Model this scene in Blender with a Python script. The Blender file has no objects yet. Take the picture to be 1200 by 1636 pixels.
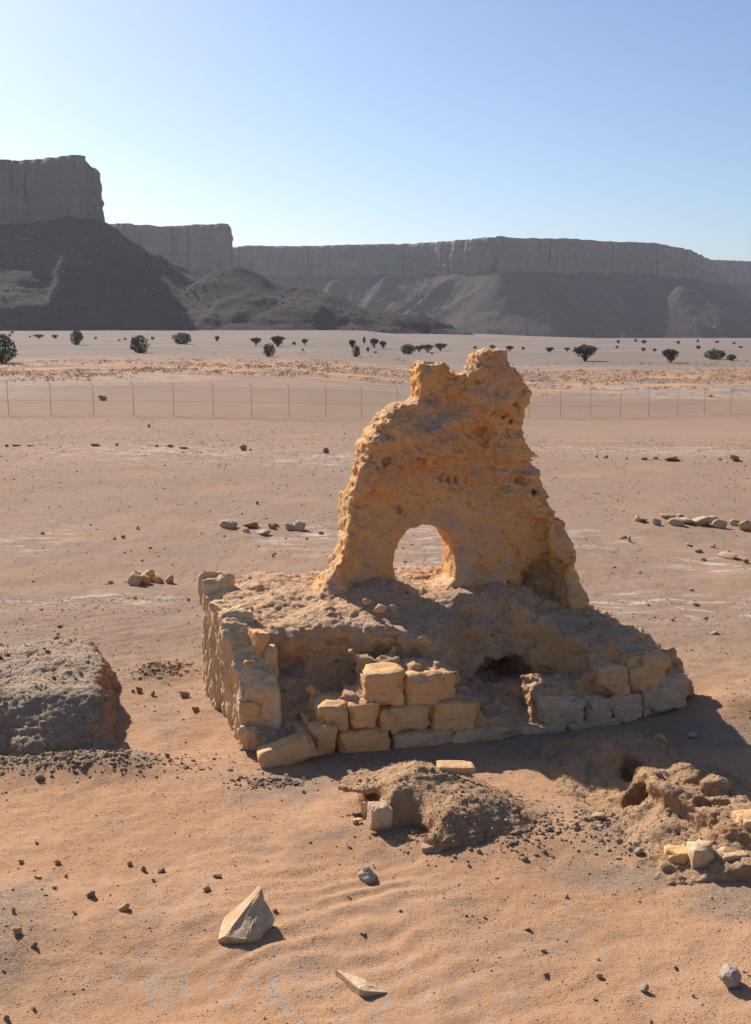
import bpy, bmesh, math, random
import numpy as np
from mathutils import Vector
random.seed(7); RNG = np.random.default_rng(7)
SC = bpy.context.scene
COL = SC.collection
# ------------------------------------------------------------------ camera, sky, sun, exposure
FPX, CAMH, HORIZ = 1800.0, 6.0, 508.0            # focal length in photo pixels, eye height, horizon row
PITCH = math.atan((818 - HORIZ) / FPX)
cam = bpy.data.cameras.new('camera'); camo = bpy.data.objects.new('camera', cam); COL.objects.link(camo)
camo.location = (0, 0, CAMH); camo.rotation_euler = (math.pi/2 - PITCH, 0, 0)
cam.sensor_fit = 'VERTICAL'; cam.sensor_height = 36.0; cam.lens = 36.0 * FPX / 1636.0
cam.clip_start = 0.1; cam.clip_end = 20000
SC.camera = camo
SUN_EL, SUN_AZ = math.radians(35.5), math.radians(-36)   # azimuth from +Y towards +X
world = bpy.data.worlds.new('World'); SC.world = world; world.use_nodes = True
wn = world.node_tree; wn.nodes.clear()
sky = wn.nodes.new('ShaderNodeTexSky'); sky.sky_type = 'NISHITA'; sky.sun_disc = False
sky.sun_elevation = SUN_EL; sky.sun_rotation = SUN_AZ; sky.altitude = 200
sky.air_density = 0.8; sky.dust_density = 1.15; sky.ozone_density = 3.8
bg = wn.nodes.new('ShaderNodeBackground'); bg.inputs['Strength'].default_value = 0.085
wo = wn.nodes.new('ShaderNodeOutputWorld')
wn.links.new(sky.outputs[0], bg.inputs[0]); wn.links.new(bg.outputs[0], wo.inputs[0])
sl = bpy.data.lights.new('sun', 'SUN'); sl.energy = 5.0; sl.angle = math.radians(0.55); sl.color = (1.0, 0.92, 0.80)
so = bpy.data.objects.new('sun', sl); COL.objects.link(so)
TOSUN = Vector((math.sin(SUN_AZ)*math.cos(SUN_EL), math.cos(SUN_AZ)*math.cos(SUN_EL), math.sin(SUN_EL)))
so.rotation_euler = TOSUN.to_track_quat('Z', 'Y').to_euler(); so.location = (-30, 30, 40)
SC.view_settings.view_transform = 'Standard'; SC.view_settings.look = 'None'
SC.view_settings.exposure = 0.56; SC.view_settings.gamma = 1.0; SC.view_settings.use_curve_mapping = False
SC.render.engine = 'CYCLES'

# ------------------------------------------------------------------ noise
def _h(ix, iy, iz, seed):
    n = (ix.astype(np.uint32)*np.uint32(374761393) + iy.astype(np.uint32)*np.uint32(668265263)
         + iz.astype(np.uint32)*np.uint32(2147483647 & 1274126177) + np.uint32((seed*362437 + 12345) & 0xffffffff))
    n = (n ^ (n >> np.uint32(13))) * np.uint32(1274126177)
    n = (n ^ (n >> np.uint32(16))) * np.uint32(2246822519)
    n = n ^ (n >> np.uint32(15))
    return n.astype(np.float32) * np.float32(2.0/4294967295.0) - 1.0
def vnoise(x, y, z, seed=0):
    xf, yf, zf = np.floor(x), np.floor(y), np.floor(z)
    ix, iy, iz = xf.astype(np.int64), yf.astype(np.int64), zf.astype(np.int64)
    a, b, c = x-xf, y-yf, z-zf
    a = a*a*a*(a*(a*6-15)+10); b = b*b*b*(b*(b*6-15)+10); c = c*c*c*(c*(c*6-15)+10)
    r = 0
    for dx in (0, 1):
        wa = a if dx else 1-a
        for dy in (0, 1):
            wb = wa*(b if dy else 1-b)
            for dz in (0, 1):
                r = r + wb*(c if dz else 1-c)*_h(ix+dx, iy+dy, iz+dz, seed)
    return r
def fbm(x, y, z, scale=1.0, octv=4, seed=0, gain=0.5, ridged=False):
    x = np.asarray(x, np.float64)*scale; y = np.asarray(y, np.float64)*scale; z = np.asarray(z, np.float64)*scale
    x, y, z = np.broadcast_arrays(x, y, z)
    amp, tot, r = 1.0, 0.0, 0.0
    for o in range(octv):
        n = vnoise(x, y, z, seed+o*17)
        if ridged: n = 1-2*np.abs(n)
        r = r + amp*n; tot += amp; amp *= gain
        x, y, z = (0.80*x+0.6*y)*2.03+3.1, (-0.6*x*0.8+0.8*y*0.8+0.6*z)*2.03+1.7, (0.36*x-0.48*y+0.8*z)*2.03+7.3
    return r/tot
def worley(x, y, z, scale, seed=0):
    x, y, z = x*scale, y*scale, z*scale
    ix, iy, iz = np.floor(x).astype(np.int64), np.floor(y).astype(np.int64), np.floor(z).astype(np.int64)
    best = np.full(x.shape, 9.0)
    for dx in (-1, 0, 1):
        for dy in (-1, 0, 1):
            for dz in (-1, 0, 1):
                jx, jy, jz = ix+dx, iy+dy, iz+dz
                px = jx+0.5+0.45*_h(jx, jy, jz, seed); py = jy+0.5+0.45*_h(jx, jy, jz, seed+1); pz = jz+0.5+0.45*_h(jx, jy, jz, seed+2)
                best = np.minimum(best, (px-x)**2+(py-y)**2+(pz-z)**2)
    return np.sqrt(best)
def S(x, a, b):
    t = np.clip((np.asarray(x, float)-a)/(b-a), 0, 1); return t*t*(3-2*t)

# ------------------------------------------------------------------ surveying: a sight line from the eye, met with a height or a plane
CT, ST = math.cos(PITCH), math.sin(PITCH)
def ray(px, py):
    a, v = (px-600)/FPX, (py-818)/FPX
    return np.array([a, CT-v*ST, -ST-v*CT])
def atz(px, py, z=0.0):
    r = ray(px, py); return np.array([0, 0, CAMH]) + r*((z-CAMH)/r[2])
def atd(px, py, d):
    r = ray(px, py); return np.array([0, 0, CAMH]) + r*(d/r[1])
RO = np.array([-0.87, 14.85, 0.0]); RA = math.radians(16)      # frame of the ruin: u along its front, v to the back
EU = np.array([math.cos(RA), math.sin(RA), 0]); EV = np.array([-math.sin(RA), math.cos(RA), 0])
def onv(px, py, v):
    r = ray(px, py); P = np.array([0, 0, CAMH]); t = (v + RO@EV - P@EV)/(r@EV); d = P+r*t-RO
    return d@EU, d[2]
def uv2w(u, v, z=0): return RO + EU*u + EV*v + np.array([0, 0, z])

# ------------------------------------------------------------------ materials
MATS = {}
def mat(name, rough=0.95):
    m = bpy.data.materials.new(name); m.use_nodes = True; MATS[name] = m
    nt = m.node_tree; b = nt.nodes['Principled BSDF']; b.inputs['Roughness'].default_value = rough
    b.inputs['Specular IOR Level'].default_value = 0.15
    return m, nt, b
class NT:
    def __init__(s, nt, coord='Object'):
        s.nt = nt; s.tc = nt.nodes.new('ShaderNodeTexCoord'); s.co = s.tc.outputs[coord]
    def n(s, t, **k):
        nd = s.nt.nodes.new(t)
        for a, b in k.items(): setattr(nd, a, b)
        return nd
    def l(s, a, b): s.nt.links.new(a, b)
    def noise(s, scale, det=4, rough=0.55, co=None, dist=0.0):
        n = s.n('ShaderNodeTexNoise'); n.inputs['Scale'].default_value = scale; n.inputs['Detail'].default_value = det
        n.inputs['Roughness'].default_value = rough; n.inputs['Distortion'].default_value = dist
        s.l(co or s.co, n.inputs['Vector']); return n.outputs['Fac']
    def vor(s, scale, feat='F1', co=None, out='Distance'):
        n = s.n('ShaderNodeTexVoronoi', feature=feat); n.inputs['Scale'].default_value = scale
        s.l(co or s.co, n.inputs['Vector']); return n.outputs[out]
    def mapc(s, sc, loc=(0, 0, 0)):
        n = s.n('ShaderNodeMapping'); n.inputs['Scale'].default_value = sc; n.inputs['Location'].default_value = loc
        s.l(s.co, n.inputs['Vector']); return n.outputs[0]
    def ramp(s, fac, a, b, lo=0.0, hi=1.0):
        n = s.n('ShaderNodeMapRange', interpolation_type='SMOOTHSTEP')
        n.inputs['From Min'].default_value = a; n.inputs['From Max'].default_value = b
        n.inputs['To Min'].default_value = lo; n.inputs['To Max'].default_value = hi
        s.l(fac, n.inputs['Value']); return n.outputs[0]
    def math(s, op, a, b):
        n = s.n('ShaderNodeMath', operation=op)
        for i, q in enumerate((a, b)):
            if isinstance(q, (int, float)): n.inputs[i].default_value = q
            else: s.l(q, n.inputs[i])
        return n.outputs[0]
    def mix(s, fac, a, b, mode='MIX'):
        n = s.n('ShaderNodeMix', data_type='RGBA', blend_type=mode)
        for i, q in ((0, fac), (6, a), (7, b)):
            if isinstance(q, (int, float)): n.inputs[i].default_value = q
            elif isinstance(q, tuple): n.inputs[i].default_value = (*q, 1)
            else: s.l(q, n.inputs[i])
        return n.outputs[2]
    def attr(s, name):
        n = s.n('ShaderNodeAttribute', attribute_name=name); return n.outputs['Fac']
    def objrand(s): return s.n('ShaderNodeObjectInfo').outputs['Random']
    def normz(s):
        g = s.n('ShaderNodeNewGeometry'); x = s.n('ShaderNodeSeparateXYZ'); s.l(g.outputs['Normal'], x.inputs[0]); return x.outputs[2]
    def bump(s, h, strength, dist, prev=None):
        n = s.n('ShaderNodeBump'); n.inputs['Strength'].default_value = strength; n.inputs['Distance'].default_value = dist
        s.l(h, n.inputs['Height'])
        if prev is not None: s.l(prev, n.inputs['Normal'])
        return n.outputs[0]

def m_ground():
    m, nt, b = mat('ground_sand', 1.0); N = NT(nt)
    n1 = N.noise(0.35, 5); n2 = N.noise(2.3, 6); n3 = N.noise(14, 5, 0.6); n4 = N.noise(60, 4, 0.6)
    sand = N.mix(N.ramp(n1, .35, .65), (.44, .238, .125), (.485, .28, .162))
    sand = N.mix(N.ramp(n3, .3, .75, 0, .55), sand, (.37, .235, .15))
    grav = N.mix(N.ramp(n2, .3, .7), (.235, .165, .122), (.295, .212, .162))
    grav = N.mix(N.ramp(n4, .50, .74, 0, .5), grav, (.16, .108, .078))
    c = N.mix(N.math('MULTIPLY', N.attr('gravel'), N.ramp(n2, .2, .6, .55, 1)), sand, grav)
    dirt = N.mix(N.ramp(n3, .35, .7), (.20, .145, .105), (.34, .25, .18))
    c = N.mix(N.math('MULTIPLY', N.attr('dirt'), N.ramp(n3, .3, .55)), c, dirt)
    far = N.mix(N.ramp(N.noise(.03, 6), .35, .65), (.18, .142, .122), (.222, .172, .144))
    far = N.mix(N.math('MULTIPLY', N.attr('ochre'), N.ramp(N.noise(.25, 6, .65, co=N.mapc((.5, 1, 1))), .40, .60)), far, (.46, .25, .125))
    c = N.mix(N.attr('far'), c, far)
    st = N.mapc((.35, 1, 1)); ns = N.noise(2.6, 9, .72, co=st)
    c = N.mix(N.math('MULTIPLY', N.attr('salt'), N.ramp(ns, .50, .60, 0, .85)), c, (.55, .49, .43))
    wet = N.noise(5, 4, .6, co=N.mapc((1.6, .55, 1)))
    c = N.mix(N.math('MULTIPLY', N.attr('crust'), N.ramp(wet, .50, .66, 0, .7)), c, (.33, .285, .25))
    gh = None                                                    # coarse grains lying on the sand
    for sc_, thr, am in ((28, .74, .75), (66, .66, .65)):
        v_ = N.n('ShaderNodeTexVoronoi'); v_.inputs['Scale'].default_value = sc_; v_.inputs['Randomness'].default_value = 1.0; N.l(N.co, v_.inputs['Vector'])
        sx_ = N.n('ShaderNodeSeparateColor'); N.l(v_.outputs['Color'], sx_.inputs[0])
        patch = N.ramp(N.noise(1.1+sc_*.01, 5, .6, co=N.mapc((1, 1, 1), (sc_, 1, 1))), .36, .62)
        on = N.math('MULTIPLY', N.math('MULTIPLY', N.ramp(sx_.outputs[0], thr, thr+.02), N.ramp(v_.outputs['Distance'], .28, .42, 1, 0)), patch)
        near = N.math('SUBTRACT', 1.0, N.attr('far'))
        on = N.math('MULTIPLY', on, near)
        tone = N.mix(sx_.outputs[1], (.17, .11, .075), (.40, .29, .20))
        c = N.mix(N.math('MULTIPLY', on, am), c, tone)
        gh = on if gh is None else N.math('ADD', gh, on)
    N.l(c, b.inputs['Base Color'])
    h = N.math('ADD', N.math('MULTIPLY', n3, .6), N.math('MULTIPLY', n4, .4))
    bp = N.bump(h, .55, .05)
    bp = N.bump(N.noise(170, 3, .6), .35, .012, bp)
    bp = N.bump(gh, .9, .012, bp)
    N.l(bp, b.inputs['Normal'])
m_ground()

def m_earth(name, light, dark, stain, dust, dustamt=.8, bstr=.6, gritty=.5):
    m, nt, b = mat(name, 1.0); N = NT(nt)
    n1 = N.noise(.9, 5); n2 = N.noise(3.2, 7, .62, dist=.4); n3 = N.noise(17, 6, .65); n4 = N.noise(65, 4, .6)
    c = N.mix(N.ramp(n1, .36, .64), light, dark)
    c = N.mix(N.ramp(n2, .55, .74, 0, .75), c, stain)
    c = N.mix(N.ramp(n3, .54, .75, 0, .6), c, (stain[0]*.62, stain[1]*.55, stain[2]*.5))
    lo = N.noise(2.1, 6, .6, co=N.mapc((1, 1, 1), (9, 4, 2)))
    c = N.mix(N.ramp(lo, .54, .68, 0, .6), c, dust)
    pit = N.noise(5.5, 5, .6, co=N.mapc((1, 1, 1.6), (3, 7, 1)))
    c = N.mix(N.ramp(pit, .64, .72, 0, .7), c, (stain[0]*.5, stain[1]*.42, stain[2]*.4))
    up = N.math('MULTIPLY', N.ramp(N.normz(), .45, .9), N.ramp(n2, .25, .6, .5, 1))
    c = N.mix(N.math('MULTIPLY', up, dustamt), c, dust)
    c = N.mix(N.ramp(n4, .56, .78, 0, gritty), c, (dust[0]*.45, dust[1]*.42, dust[2]*.4))
    gr = N.noise(1.3, 7, .68, co=N.mapc((1, 1, 1.2), (21, 3, 5)), dist=.3)
    c = N.mix(N.ramp(gr, .46, .64, 0, .72), c, (dust[0]*.80, dust[1]*.80, dust[2]*.84))
    dk = N.noise(2.4, 8, .72, co=N.mapc((1, 1, 1.9), (2, 13, 8)), dist=.8)
    c = N.mix(N.ramp(dk, .60, .72, 0, .70), c, (stain[0]*.62, stain[1]*.55, stain[2]*.5))
    wv = N.n('ShaderNodeVectorMath', operation='ADD'); N.l(N.co, wv.inputs[0])
    nc = N.n('ShaderNodeTexNoise'); nc.inputs['Scale'].default_value = 3.0; nc.inputs['Detail'].default_value = 4; N.l(N.co, nc.inputs['Vector']); N.l(nc.outputs['Color'], wv.inputs[1])
    ck = N.vor(1.5, 'DISTANCE_TO_EDGE', co=wv.outputs[0]); cm = N.math('MULTIPLY', N.ramp(ck, .0, .014, 1, 0), N.ramp(N.noise(1.1, 3, .5, co=N.mapc((1, 1, 1), (5, 5, 5))), .55, .68))
    c = N.mix(N.math('MULTIPLY', cm, .6), c, (stain[0]*.35, stain[1]*.3, stain[2]*.3))
    N.l(c, b.inputs['Base Color'])
    bp = N.bump(N.math('ADD', N.math('MULTIPLY', n3, .7), N.math('SUBTRACT', N.math('MULTIPLY', n2, .6), N.math('MULTIPLY', cm, .35))), bstr, .10)
    bp = N.bump(N.math('ADD', n4, N.math('MULTIPLY', N.vor(38), .6)), bstr*.75, .022, bp)
    N.l(bp, b.inputs['Normal'])
m_earth('mudbrick_plaster', (.90, .51, .205), (.85, .44, .16), (.55, .20, .05), (.74, .52, .36), .6, .8, .2)
m_earth('podium_earth', (.78, .455, .21), (.72, .39, .165), (.44, .17, .05), (.62, .43, .30), .65, .85, .3)
m_earth('mound_earth', (.48, .285, .15), (.42, .235, .115), (.33, .16, .065), (.50, .33, .205), .5, .8, .35)
m_earth('dark_earth', (.36, .215, .125), (.43, .25, .13), (.52, .25, .085), (.45, .34, .25), .9, .8, .3)
m_earth('bedded_stone_earth', (.66, .42, .215), (.58, .35, .165), (.40, .19, .07), (.62, .47, .33), .5, .8, .25)

def m_block(name, light, dark, pale, palefac):
    m, nt, b = mat(name, .95); N = NT(nt)
    r = N.objrand(); n1 = N.noise(3.0, 5); n2 = N.noise(9, 7, .65, dist=.6); n3 = N.noise(40, 5, .6)
    c = N.mix(N.ramp(n1, .35, .65), light, dark)
    c = N.mix(N.math('MULTIPLY', N.ramp(n2, .50, .66), N.math('ADD', palefac, N.math('MULTIPLY', r, .4))), c, pale)
    c = N.mix(N.ramp(n2, .30, .40, .7, 0), c, (.42, .18, .06))
    c = N.mix(N.ramp(n3, .58, .72, 0, .55), c, (.22, .13, .07))
    dk = N.noise(5, 7, .7, co=N.mapc((1, 1, 1.5), (4, 9, 2)), dist=.7)
    c = N.mix(N.ramp(dk, .54, .70, 0, .7), c, (dark[0]*.5, dark[1]*.45, dark[2]*.42))
    c = N.mix(N.math('MULTIPLY', r, .45), c, (.48, .33, .20))
    N.l(c, b.inputs['Base Color'])
    bp = N.bump(N.math('ADD', n2, N.math('MULTIPLY', N.noise(4, 6, .6, co=N.mapc((.6, .6, 3))), .5)), .6, .06)
    bp = N.bump(n3, .5, .012, bp); N.l(bp, b.inputs['Normal'])
m_block('limestone_block', (.80, .465, .21), (.72, .385, .15), (.76, .57, .40), .22)
m_block('pale_stone', (.68, .48, .30), (.60, .38, .21), (.72, .60, .48), .45)
m_block('grey_stone', (.58, .50, .43), (.50, .42, .35), (.70, .65, .60), .6)
m_block('brown_stone', (.40, .265, .165), (.32, .205, .125), (.46, .34, .235), .3)

def m_slab_wall():
    m, nt, b = mat('bedded_stone', .95); N = NT(nt)
    co = N.mapc((10, 10, 1.1)); n1 = N.noise(1.0, 6, .6, co=co, dist=.5); n2 = N.noise(6, 5); n3 = N.noise(40, 5)
    c = N.mix(N.ramp(n1, .35, .65), (.64, .40, .20), (.68, .48, .29))
    c = N.mix(N.ramp(n1, .60, .72, 0, .75), c, (.38, .20, .085))
    c = N.mix(N.ramp(n2, .52, .70, 0, .6), c, (.66, .56, .45)); N.l(c, b.inputs['Base Color'])
    bp = N.bump(n1, .8, .09); bp = N.bump(n3, .5, .015, bp); N.l(bp, b.inputs['Normal'])
m_slab_wall()

def m_cliff(name, a, bb, c3, strata, bd):
    m, nt, b = mat(name, 1.0); N = NT(nt)
    n1 = N.noise(.012, 6); n2 = N.noise(.09, 6, .6); st = N.noise(strata, 5, .6, co=N.mapc((.02, .02, 1)))
    n3 = N.noise(.45, 4, .6)
    c = N.mix(N.ramp(n1, .35, .65), a, bb); c = N.mix(N.ramp(st, .40, .62, 0, .4), c, c3)
    c = N.mix(N.ramp(n2, .52, .72, 0, .55), c, (c3[0]*1.15, c3[1]*1.1, c3[2]))
    c = N.mix(N.ramp(n3, .55, .75, 0, .5), c, (a[0]*.6, a[1]*.6, a[2]*.6))
    if name == 'cliff_rock':                                      # shade of the vertical cracks, painted as dark streaks down the face
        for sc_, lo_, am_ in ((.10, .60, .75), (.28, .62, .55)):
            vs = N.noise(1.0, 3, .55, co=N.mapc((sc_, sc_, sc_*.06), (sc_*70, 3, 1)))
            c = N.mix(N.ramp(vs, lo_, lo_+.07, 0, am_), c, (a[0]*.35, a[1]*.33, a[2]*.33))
    N.l(c, b.inputs['Base Color']); bp = N.bump(N.math('ADD', n2, n3), 1.0, bd); bp = N.bump(N.noise(.22, 6, .7), .9, bd*.8, bp); N.l(bp, b.inputs['Normal'])
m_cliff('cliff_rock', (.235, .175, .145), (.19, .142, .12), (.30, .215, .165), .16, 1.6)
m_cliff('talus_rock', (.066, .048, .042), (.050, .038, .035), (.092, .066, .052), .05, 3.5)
def m_plain(name, colr, rough=.9, vary=.3):
    m, nt, b = mat(name, rough); N = NT(nt)
    n = N.noise(7, 5); r = N.objrand()
    c = N.mix(N.ramp(n, .3, .7), colr, tuple(q*(1-vary) for q in colr))
    c = N.mix(N.math('MULTIPLY', r, .3), c, tuple(q*.75 for q in colr)); N.l(c, b.inputs['Base Color'])
    N.l(N.bump(N.noise(40, 4), .3, .01), b.inputs['Normal'])
m_plain('pebble', (.42, .28, .18)); m_plain('pebble_dark', (.29, .195, .135)); m_plain('pebble_pale', (.48, .39, .31))
m_plain('acacia_leaf', (.13, .095, .058)); m_plain('green_leaf', (.10, .115, .042)); m_plain('grey_leaf', (.12, .12, .08))
m_plain('bark', (.10, .07, .05)); m_plain('dry_grass', (.56, .33, .16)); m_plain('fence_paint', (.72, .56, .38), .6, .1)
m_plain('scree', (.20, .16, .13)); m_plain('fence_wire', (.50, .40, .27), .6, .1)

# ------------------------------------------------------------------ mesh helpers
def mesh_np(name, V, Fc, smooth=True):
    V = np.asarray(V, np.float32); me = bpy.data.meshes.new(name)
    if isinstance(Fc, np.ndarray):
        k = Fc.shape[1]; n = len(Fc)
        me.vertices.add(len(V)); me.vertices.foreach_set('co', V.ravel())
        me.loops.add(n*k); me.loops.foreach_set('vertex_index', Fc.astype(np.int32).ravel())
        me.polygons.add(n); me.polygons.foreach_set('loop_start', np.arange(0, n*k, k, dtype=np.int32))
        me.polygons.foreach_set('loop_total', np.full(n, k, np.int32))
        me.update(calc_edges=True)
    else:
        me.from_pydata([tuple(map(float, v)) for v in V], [], Fc)
    me.polygons.foreach_set('use_smooth', np.full(len(me.polygons), smooth, bool))
    me.validate(); me.update(); return me
def obj(name, me, material, parent=None, loc=None):
    o = bpy.data.objects.new(name, me); COL.objects.link(o)
    if material and not me.materials: me.materials.append(MATS[material])
    if parent is not None: o.parent = parent
    if loc is not None: o.location = loc
    return o
def tag(o, label, cat, group=None):
    o['label'] = label; o['category'] = cat
    if group: o['group'] = group
    return o
def thing(name, label, cat, loc=(0, 0, 0), rz=0, group=None):
    o = bpy.data.objects.new(name, None); COL.objects.link(o); o.location = loc; o.rotation_euler = (0, 0, rz)
    o.empty_display_size = .3
    return tag(o, label, cat, group)

def surface_nets(F, lo, h):
    nx, ny, nz = F.shape; ins = F < 0
    cs = np.zeros((nx-1, ny-1, nz-1), np.uint8)
    for dx in (0, 1):
        for dy in (0, 1):
            for dz in (0, 1): cs += ins[dx:nx-1+dx, dy:ny-1+dy, dz:nz-1+dz]
    act = (cs > 0) & (cs < 8); I, J, K = np.nonzero(act)
    idx = np.full(act.shape, -1, np.int64); idx[I, J, K] = np.arange(len(I))
    cor = {(a, b, c): F[I+a, J+b, K+c] for a in (0, 1) for b in (0, 1) for c in (0, 1)}
    acc = np.zeros((len(I), 3)); cnt = np.zeros(len(I))
    for ax in range(3):
        for p in (0, 1):
            for q in (0, 1):
                c0 = [0, 0, 0]; o = [i for i in range(3) if i != ax]; c0[o[0]] = p; c0[o[1]] = q
                c1 = list(c0); c1[ax] = 1
                a, b = cor[tuple(c0)], cor[tuple(c1)]; x = (a < 0) != (b < 0)
                t = np.where(x, a/np.where(a == b, 1, a-b), 0)
                for d in range(3): acc[:, d] += np.where(x, c0[d] + (t if d == ax else 0), 0)
                cnt += x
    V = np.array(lo) + h*(np.stack([I, J, K], 1) + acc/cnt[:, None])
    Q = []
    for ax in range(3):
        sl0 = [slice(None)]*3; sl1 = [slice(None)]*3; sl0[ax] = slice(0, -1); sl1[ax] = slice(1, None)
        a, b = ins[tuple(sl0)], ins[tuple(sl1)]
        P = np.stack(np.nonzero(a != b), 1); o = [(ax+1) % 3, (ax+2) % 3]
        ok = np.all([(P[:, o[i]] > 0) & (P[:, o[i]] < F.shape[o[i]]-1) for i in (0, 1)], axis=0); P = P[ok]
        flip = ~a[tuple(P.T)]
        q = []
        for (s, t) in ((-1, -1), (0, -1), (0, 0), (-1, 0)):
            R = P.copy(); R[:, o[0]] += s; R[:, o[1]] += t; q.append(idx[tuple(R.T)])
        q = np.stack(q, 1); q[flip] = q[flip][:, ::-1]; Q.append(q)
    Q = np.concatenate(Q); Q = Q[(Q >= 0).all(1)]
    lab = np.arange(len(V))                                      # keep only the biggest connected piece
    E = np.concatenate([Q[:, [0, 1]], Q[:, [1, 2]], Q[:, [2, 3]]])
    for _ in range(400):
        old = lab.copy(); m = np.minimum(lab[E[:, 0]], lab[E[:, 1]])
        np.minimum.at(lab, E[:, 0], m); np.minimum.at(lab, E[:, 1], m); lab = lab[lab]
        if (lab == old).all(): break
    big = np.bincount(lab).argmax(); keep = lab == big
    Q = Q[keep[Q[:, 0]]]; re = np.cumsum(keep)-1
    return V[keep], re[Q]
def vnormals(V, Q):
    n = np.cross(V[Q[:, 2]]-V[Q[:, 0]], V[Q[:, 3]]-V[Q[:, 1]]); N = np.zeros_like(V)
    for i in range(4): np.add.at(N, Q[:, i], n)
    return N/np.maximum(np.linalg.norm(N, axis=1), 1e-9)[:, None]
def sdf_mesh(name, fn, lo, hi, h, rough, fine, tow):
    ax = [np.arange(lo[i], hi[i]+h, h) for i in range(3)]
    U, Vv, Z = np.meshgrid(*ax, indexing='ij')
    F = fn(U, Vv, Z)
    bm = np.abs(F) < .42; F[bm] += rough(U[bm], Vv[bm], Z[bm])
    for a in range(3):                                           # close the shell at the box's sides
        s = [slice(None)]*3
        for e in (0, -1): s[a] = e; F[tuple(s)] = np.maximum(F[tuple(s)], .01)
    V, Q = surface_nets(F, lo, h); N = vnormals(V, Q)
    V = V + N*fine(V[:, 0], V[:, 1], V[:, 2], N)[:, None]
    return mesh_np(name, tow(V), Q)
def smin(a, b, k):
    t = np.clip(.5+.5*(b-a)/k, 0, 1); return b*(1-t)+a*t-k*t*(1-t)
def smax(a, b, k): return -smin(-a, -b, k)
def poly_sdf(X, Y, P):
    P = np.asarray(P); d = np.full(X.shape, 1e9); ins = np.zeros(X.shape, bool)
    for i in range(len(P)):
        a, b = P[i], P[(i+1) % len(P)]; e = b-a; wx, wy = X-a[0], Y-a[1]
        t = np.clip((wx*e[0]+wy*e[1])/max(e@e, 1e-12), 0, 1)
        d = np.minimum(d, (wx-e[0]*t)**2+(wy-e[1]*t)**2)
        c = ((a[1] > Y) != (b[1] > Y)) & (X < (b[0]-a[0])*(Y-a[1])/(b[1]-a[1]+1e-12)+a[0]); ins ^= c
    return np.where(ins, -1, 1)*np.sqrt(d)

# ------------------------------------------------------------------ ground
def seg_d(x, y, a, b):
    ex, ey = b[0]-a[0], b[1]-a[1]; t = np.clip(((x-a[0])*ex+(y-a[1])*ey)/(ex*ex+ey*ey), 0, 1)
    return np.hypot(x-a[0]-ex*t, y-a[1]-ey*t)
def blob(x, y, px, py, rx, ry, sharp=1.0):
    c = atz(px, py); return np.exp(-(((x-c[0])/rx)**2+((y-c[1])/ry)**2)*sharp)
def ground_base(x, y):
    x = np.asarray(x, float); y = np.asarray(y, float)
    z = -.4*S(y, 40, 75) - 1.7*S(x, -12, 14)*S(y, 45, 88)
    yy = np.clip(y, 0, 1650)
    z = z - .003*np.maximum(yy-300, 0) - .012*np.maximum(yy-300, 0)*S(x, -50, 260)
    z = z + .10*fbm(x, y, 0*x, .16, 3, 5)*S(np.abs(y-16)+np.abs(x), 3, 12)
    return z
def ground_h(x, y):
    x = np.asarray(x, float); y = np.asarray(y, float); z = ground_base(x, y)
    near = 1-S(y, 30, 60)
    w = near > 0
    x, y = np.broadcast_arrays(x, y)
    d = np.zeros(x.shape)
    if np.any(w):
        X, Y, nr = x[w], y[w], near[w]
        q = .06*fbm(X, Y, 0*X, .8, 4, 11)
        q += .10*blob(X, Y, 250, 1075, .5, .5)*(1+.8*fbm(X, Y, 0*X, 5, 3, 3))         # clods beside the side wall
        q += .16*blob(X, Y, 110, 1225, 1.6, .45) + .10*blob(X, Y, 720, 1330, 1.3, .8) + .10*blob(X, Y, 1080, 1330, 1.2, .9)
        q += .28*blob(X, Y, 1190, 1140, .9, .6)
        q += .22*blob(X, Y, -90, 1560, 1.1, 1.6)                                         # rubble bank at the hollow's edge
        q -= .10*blob(X, Y, 260, 1560, 1.6, .8)                                         # wind-scoured hollow
        q += .06*blob(X, Y, 340, 1465, .35, .3)                                         # drift behind the wedge rock
        q += .05*blob(X, Y, 330, 1130, .35, .8) + .05*blob(X, Y, 560, 1330, .5, .3)
        rip = np.sin((X*-.5+Y*.9+.35*fbm(X, Y, 0*X, 1.2, 3, 21))*2*np.pi/.33)
        rm = blob(X, Y, 520, 1450, 1.3, .9) + .8*blob(X, Y, 960, 905, 1.6, 3) + .6*blob(X, Y, 200, 980, 2, 2)+.5*blob(X, Y, 700, 1560, 2, .6)
        q += .03*rip*np.clip(rm, 0, 1)*(.5+.5*fbm(X, Y, 0*X, 1.5, 2, 9))
        q += .018*fbm(X, Y, 0*X, 5, 4, 31)
        d[w] = q*nr
    return z+d
def ground_pt(px, py):
    r = ray(px, py); t = np.geomspace(6, 4000, 4000); P = np.array([0, 0, CAMH])+r[None]*t[:, None]
    g = P[:, 2]-ground_h(P[:, 0], P[:, 1]); i = np.argmax(g < 0)
    a, b = t[i-1], t[i]
    tt = np.linspace(a, b, 40); P = np.array([0, 0, CAMH])+r[None]*tt[:, None]; g = P[:, 2]-ground_h(P[:, 0], P[:, 1])
    p = P[np.argmin(np.abs(g))]; return np.array([p[0], p[1], float(ground_h(p[0], p[1]))])

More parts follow.
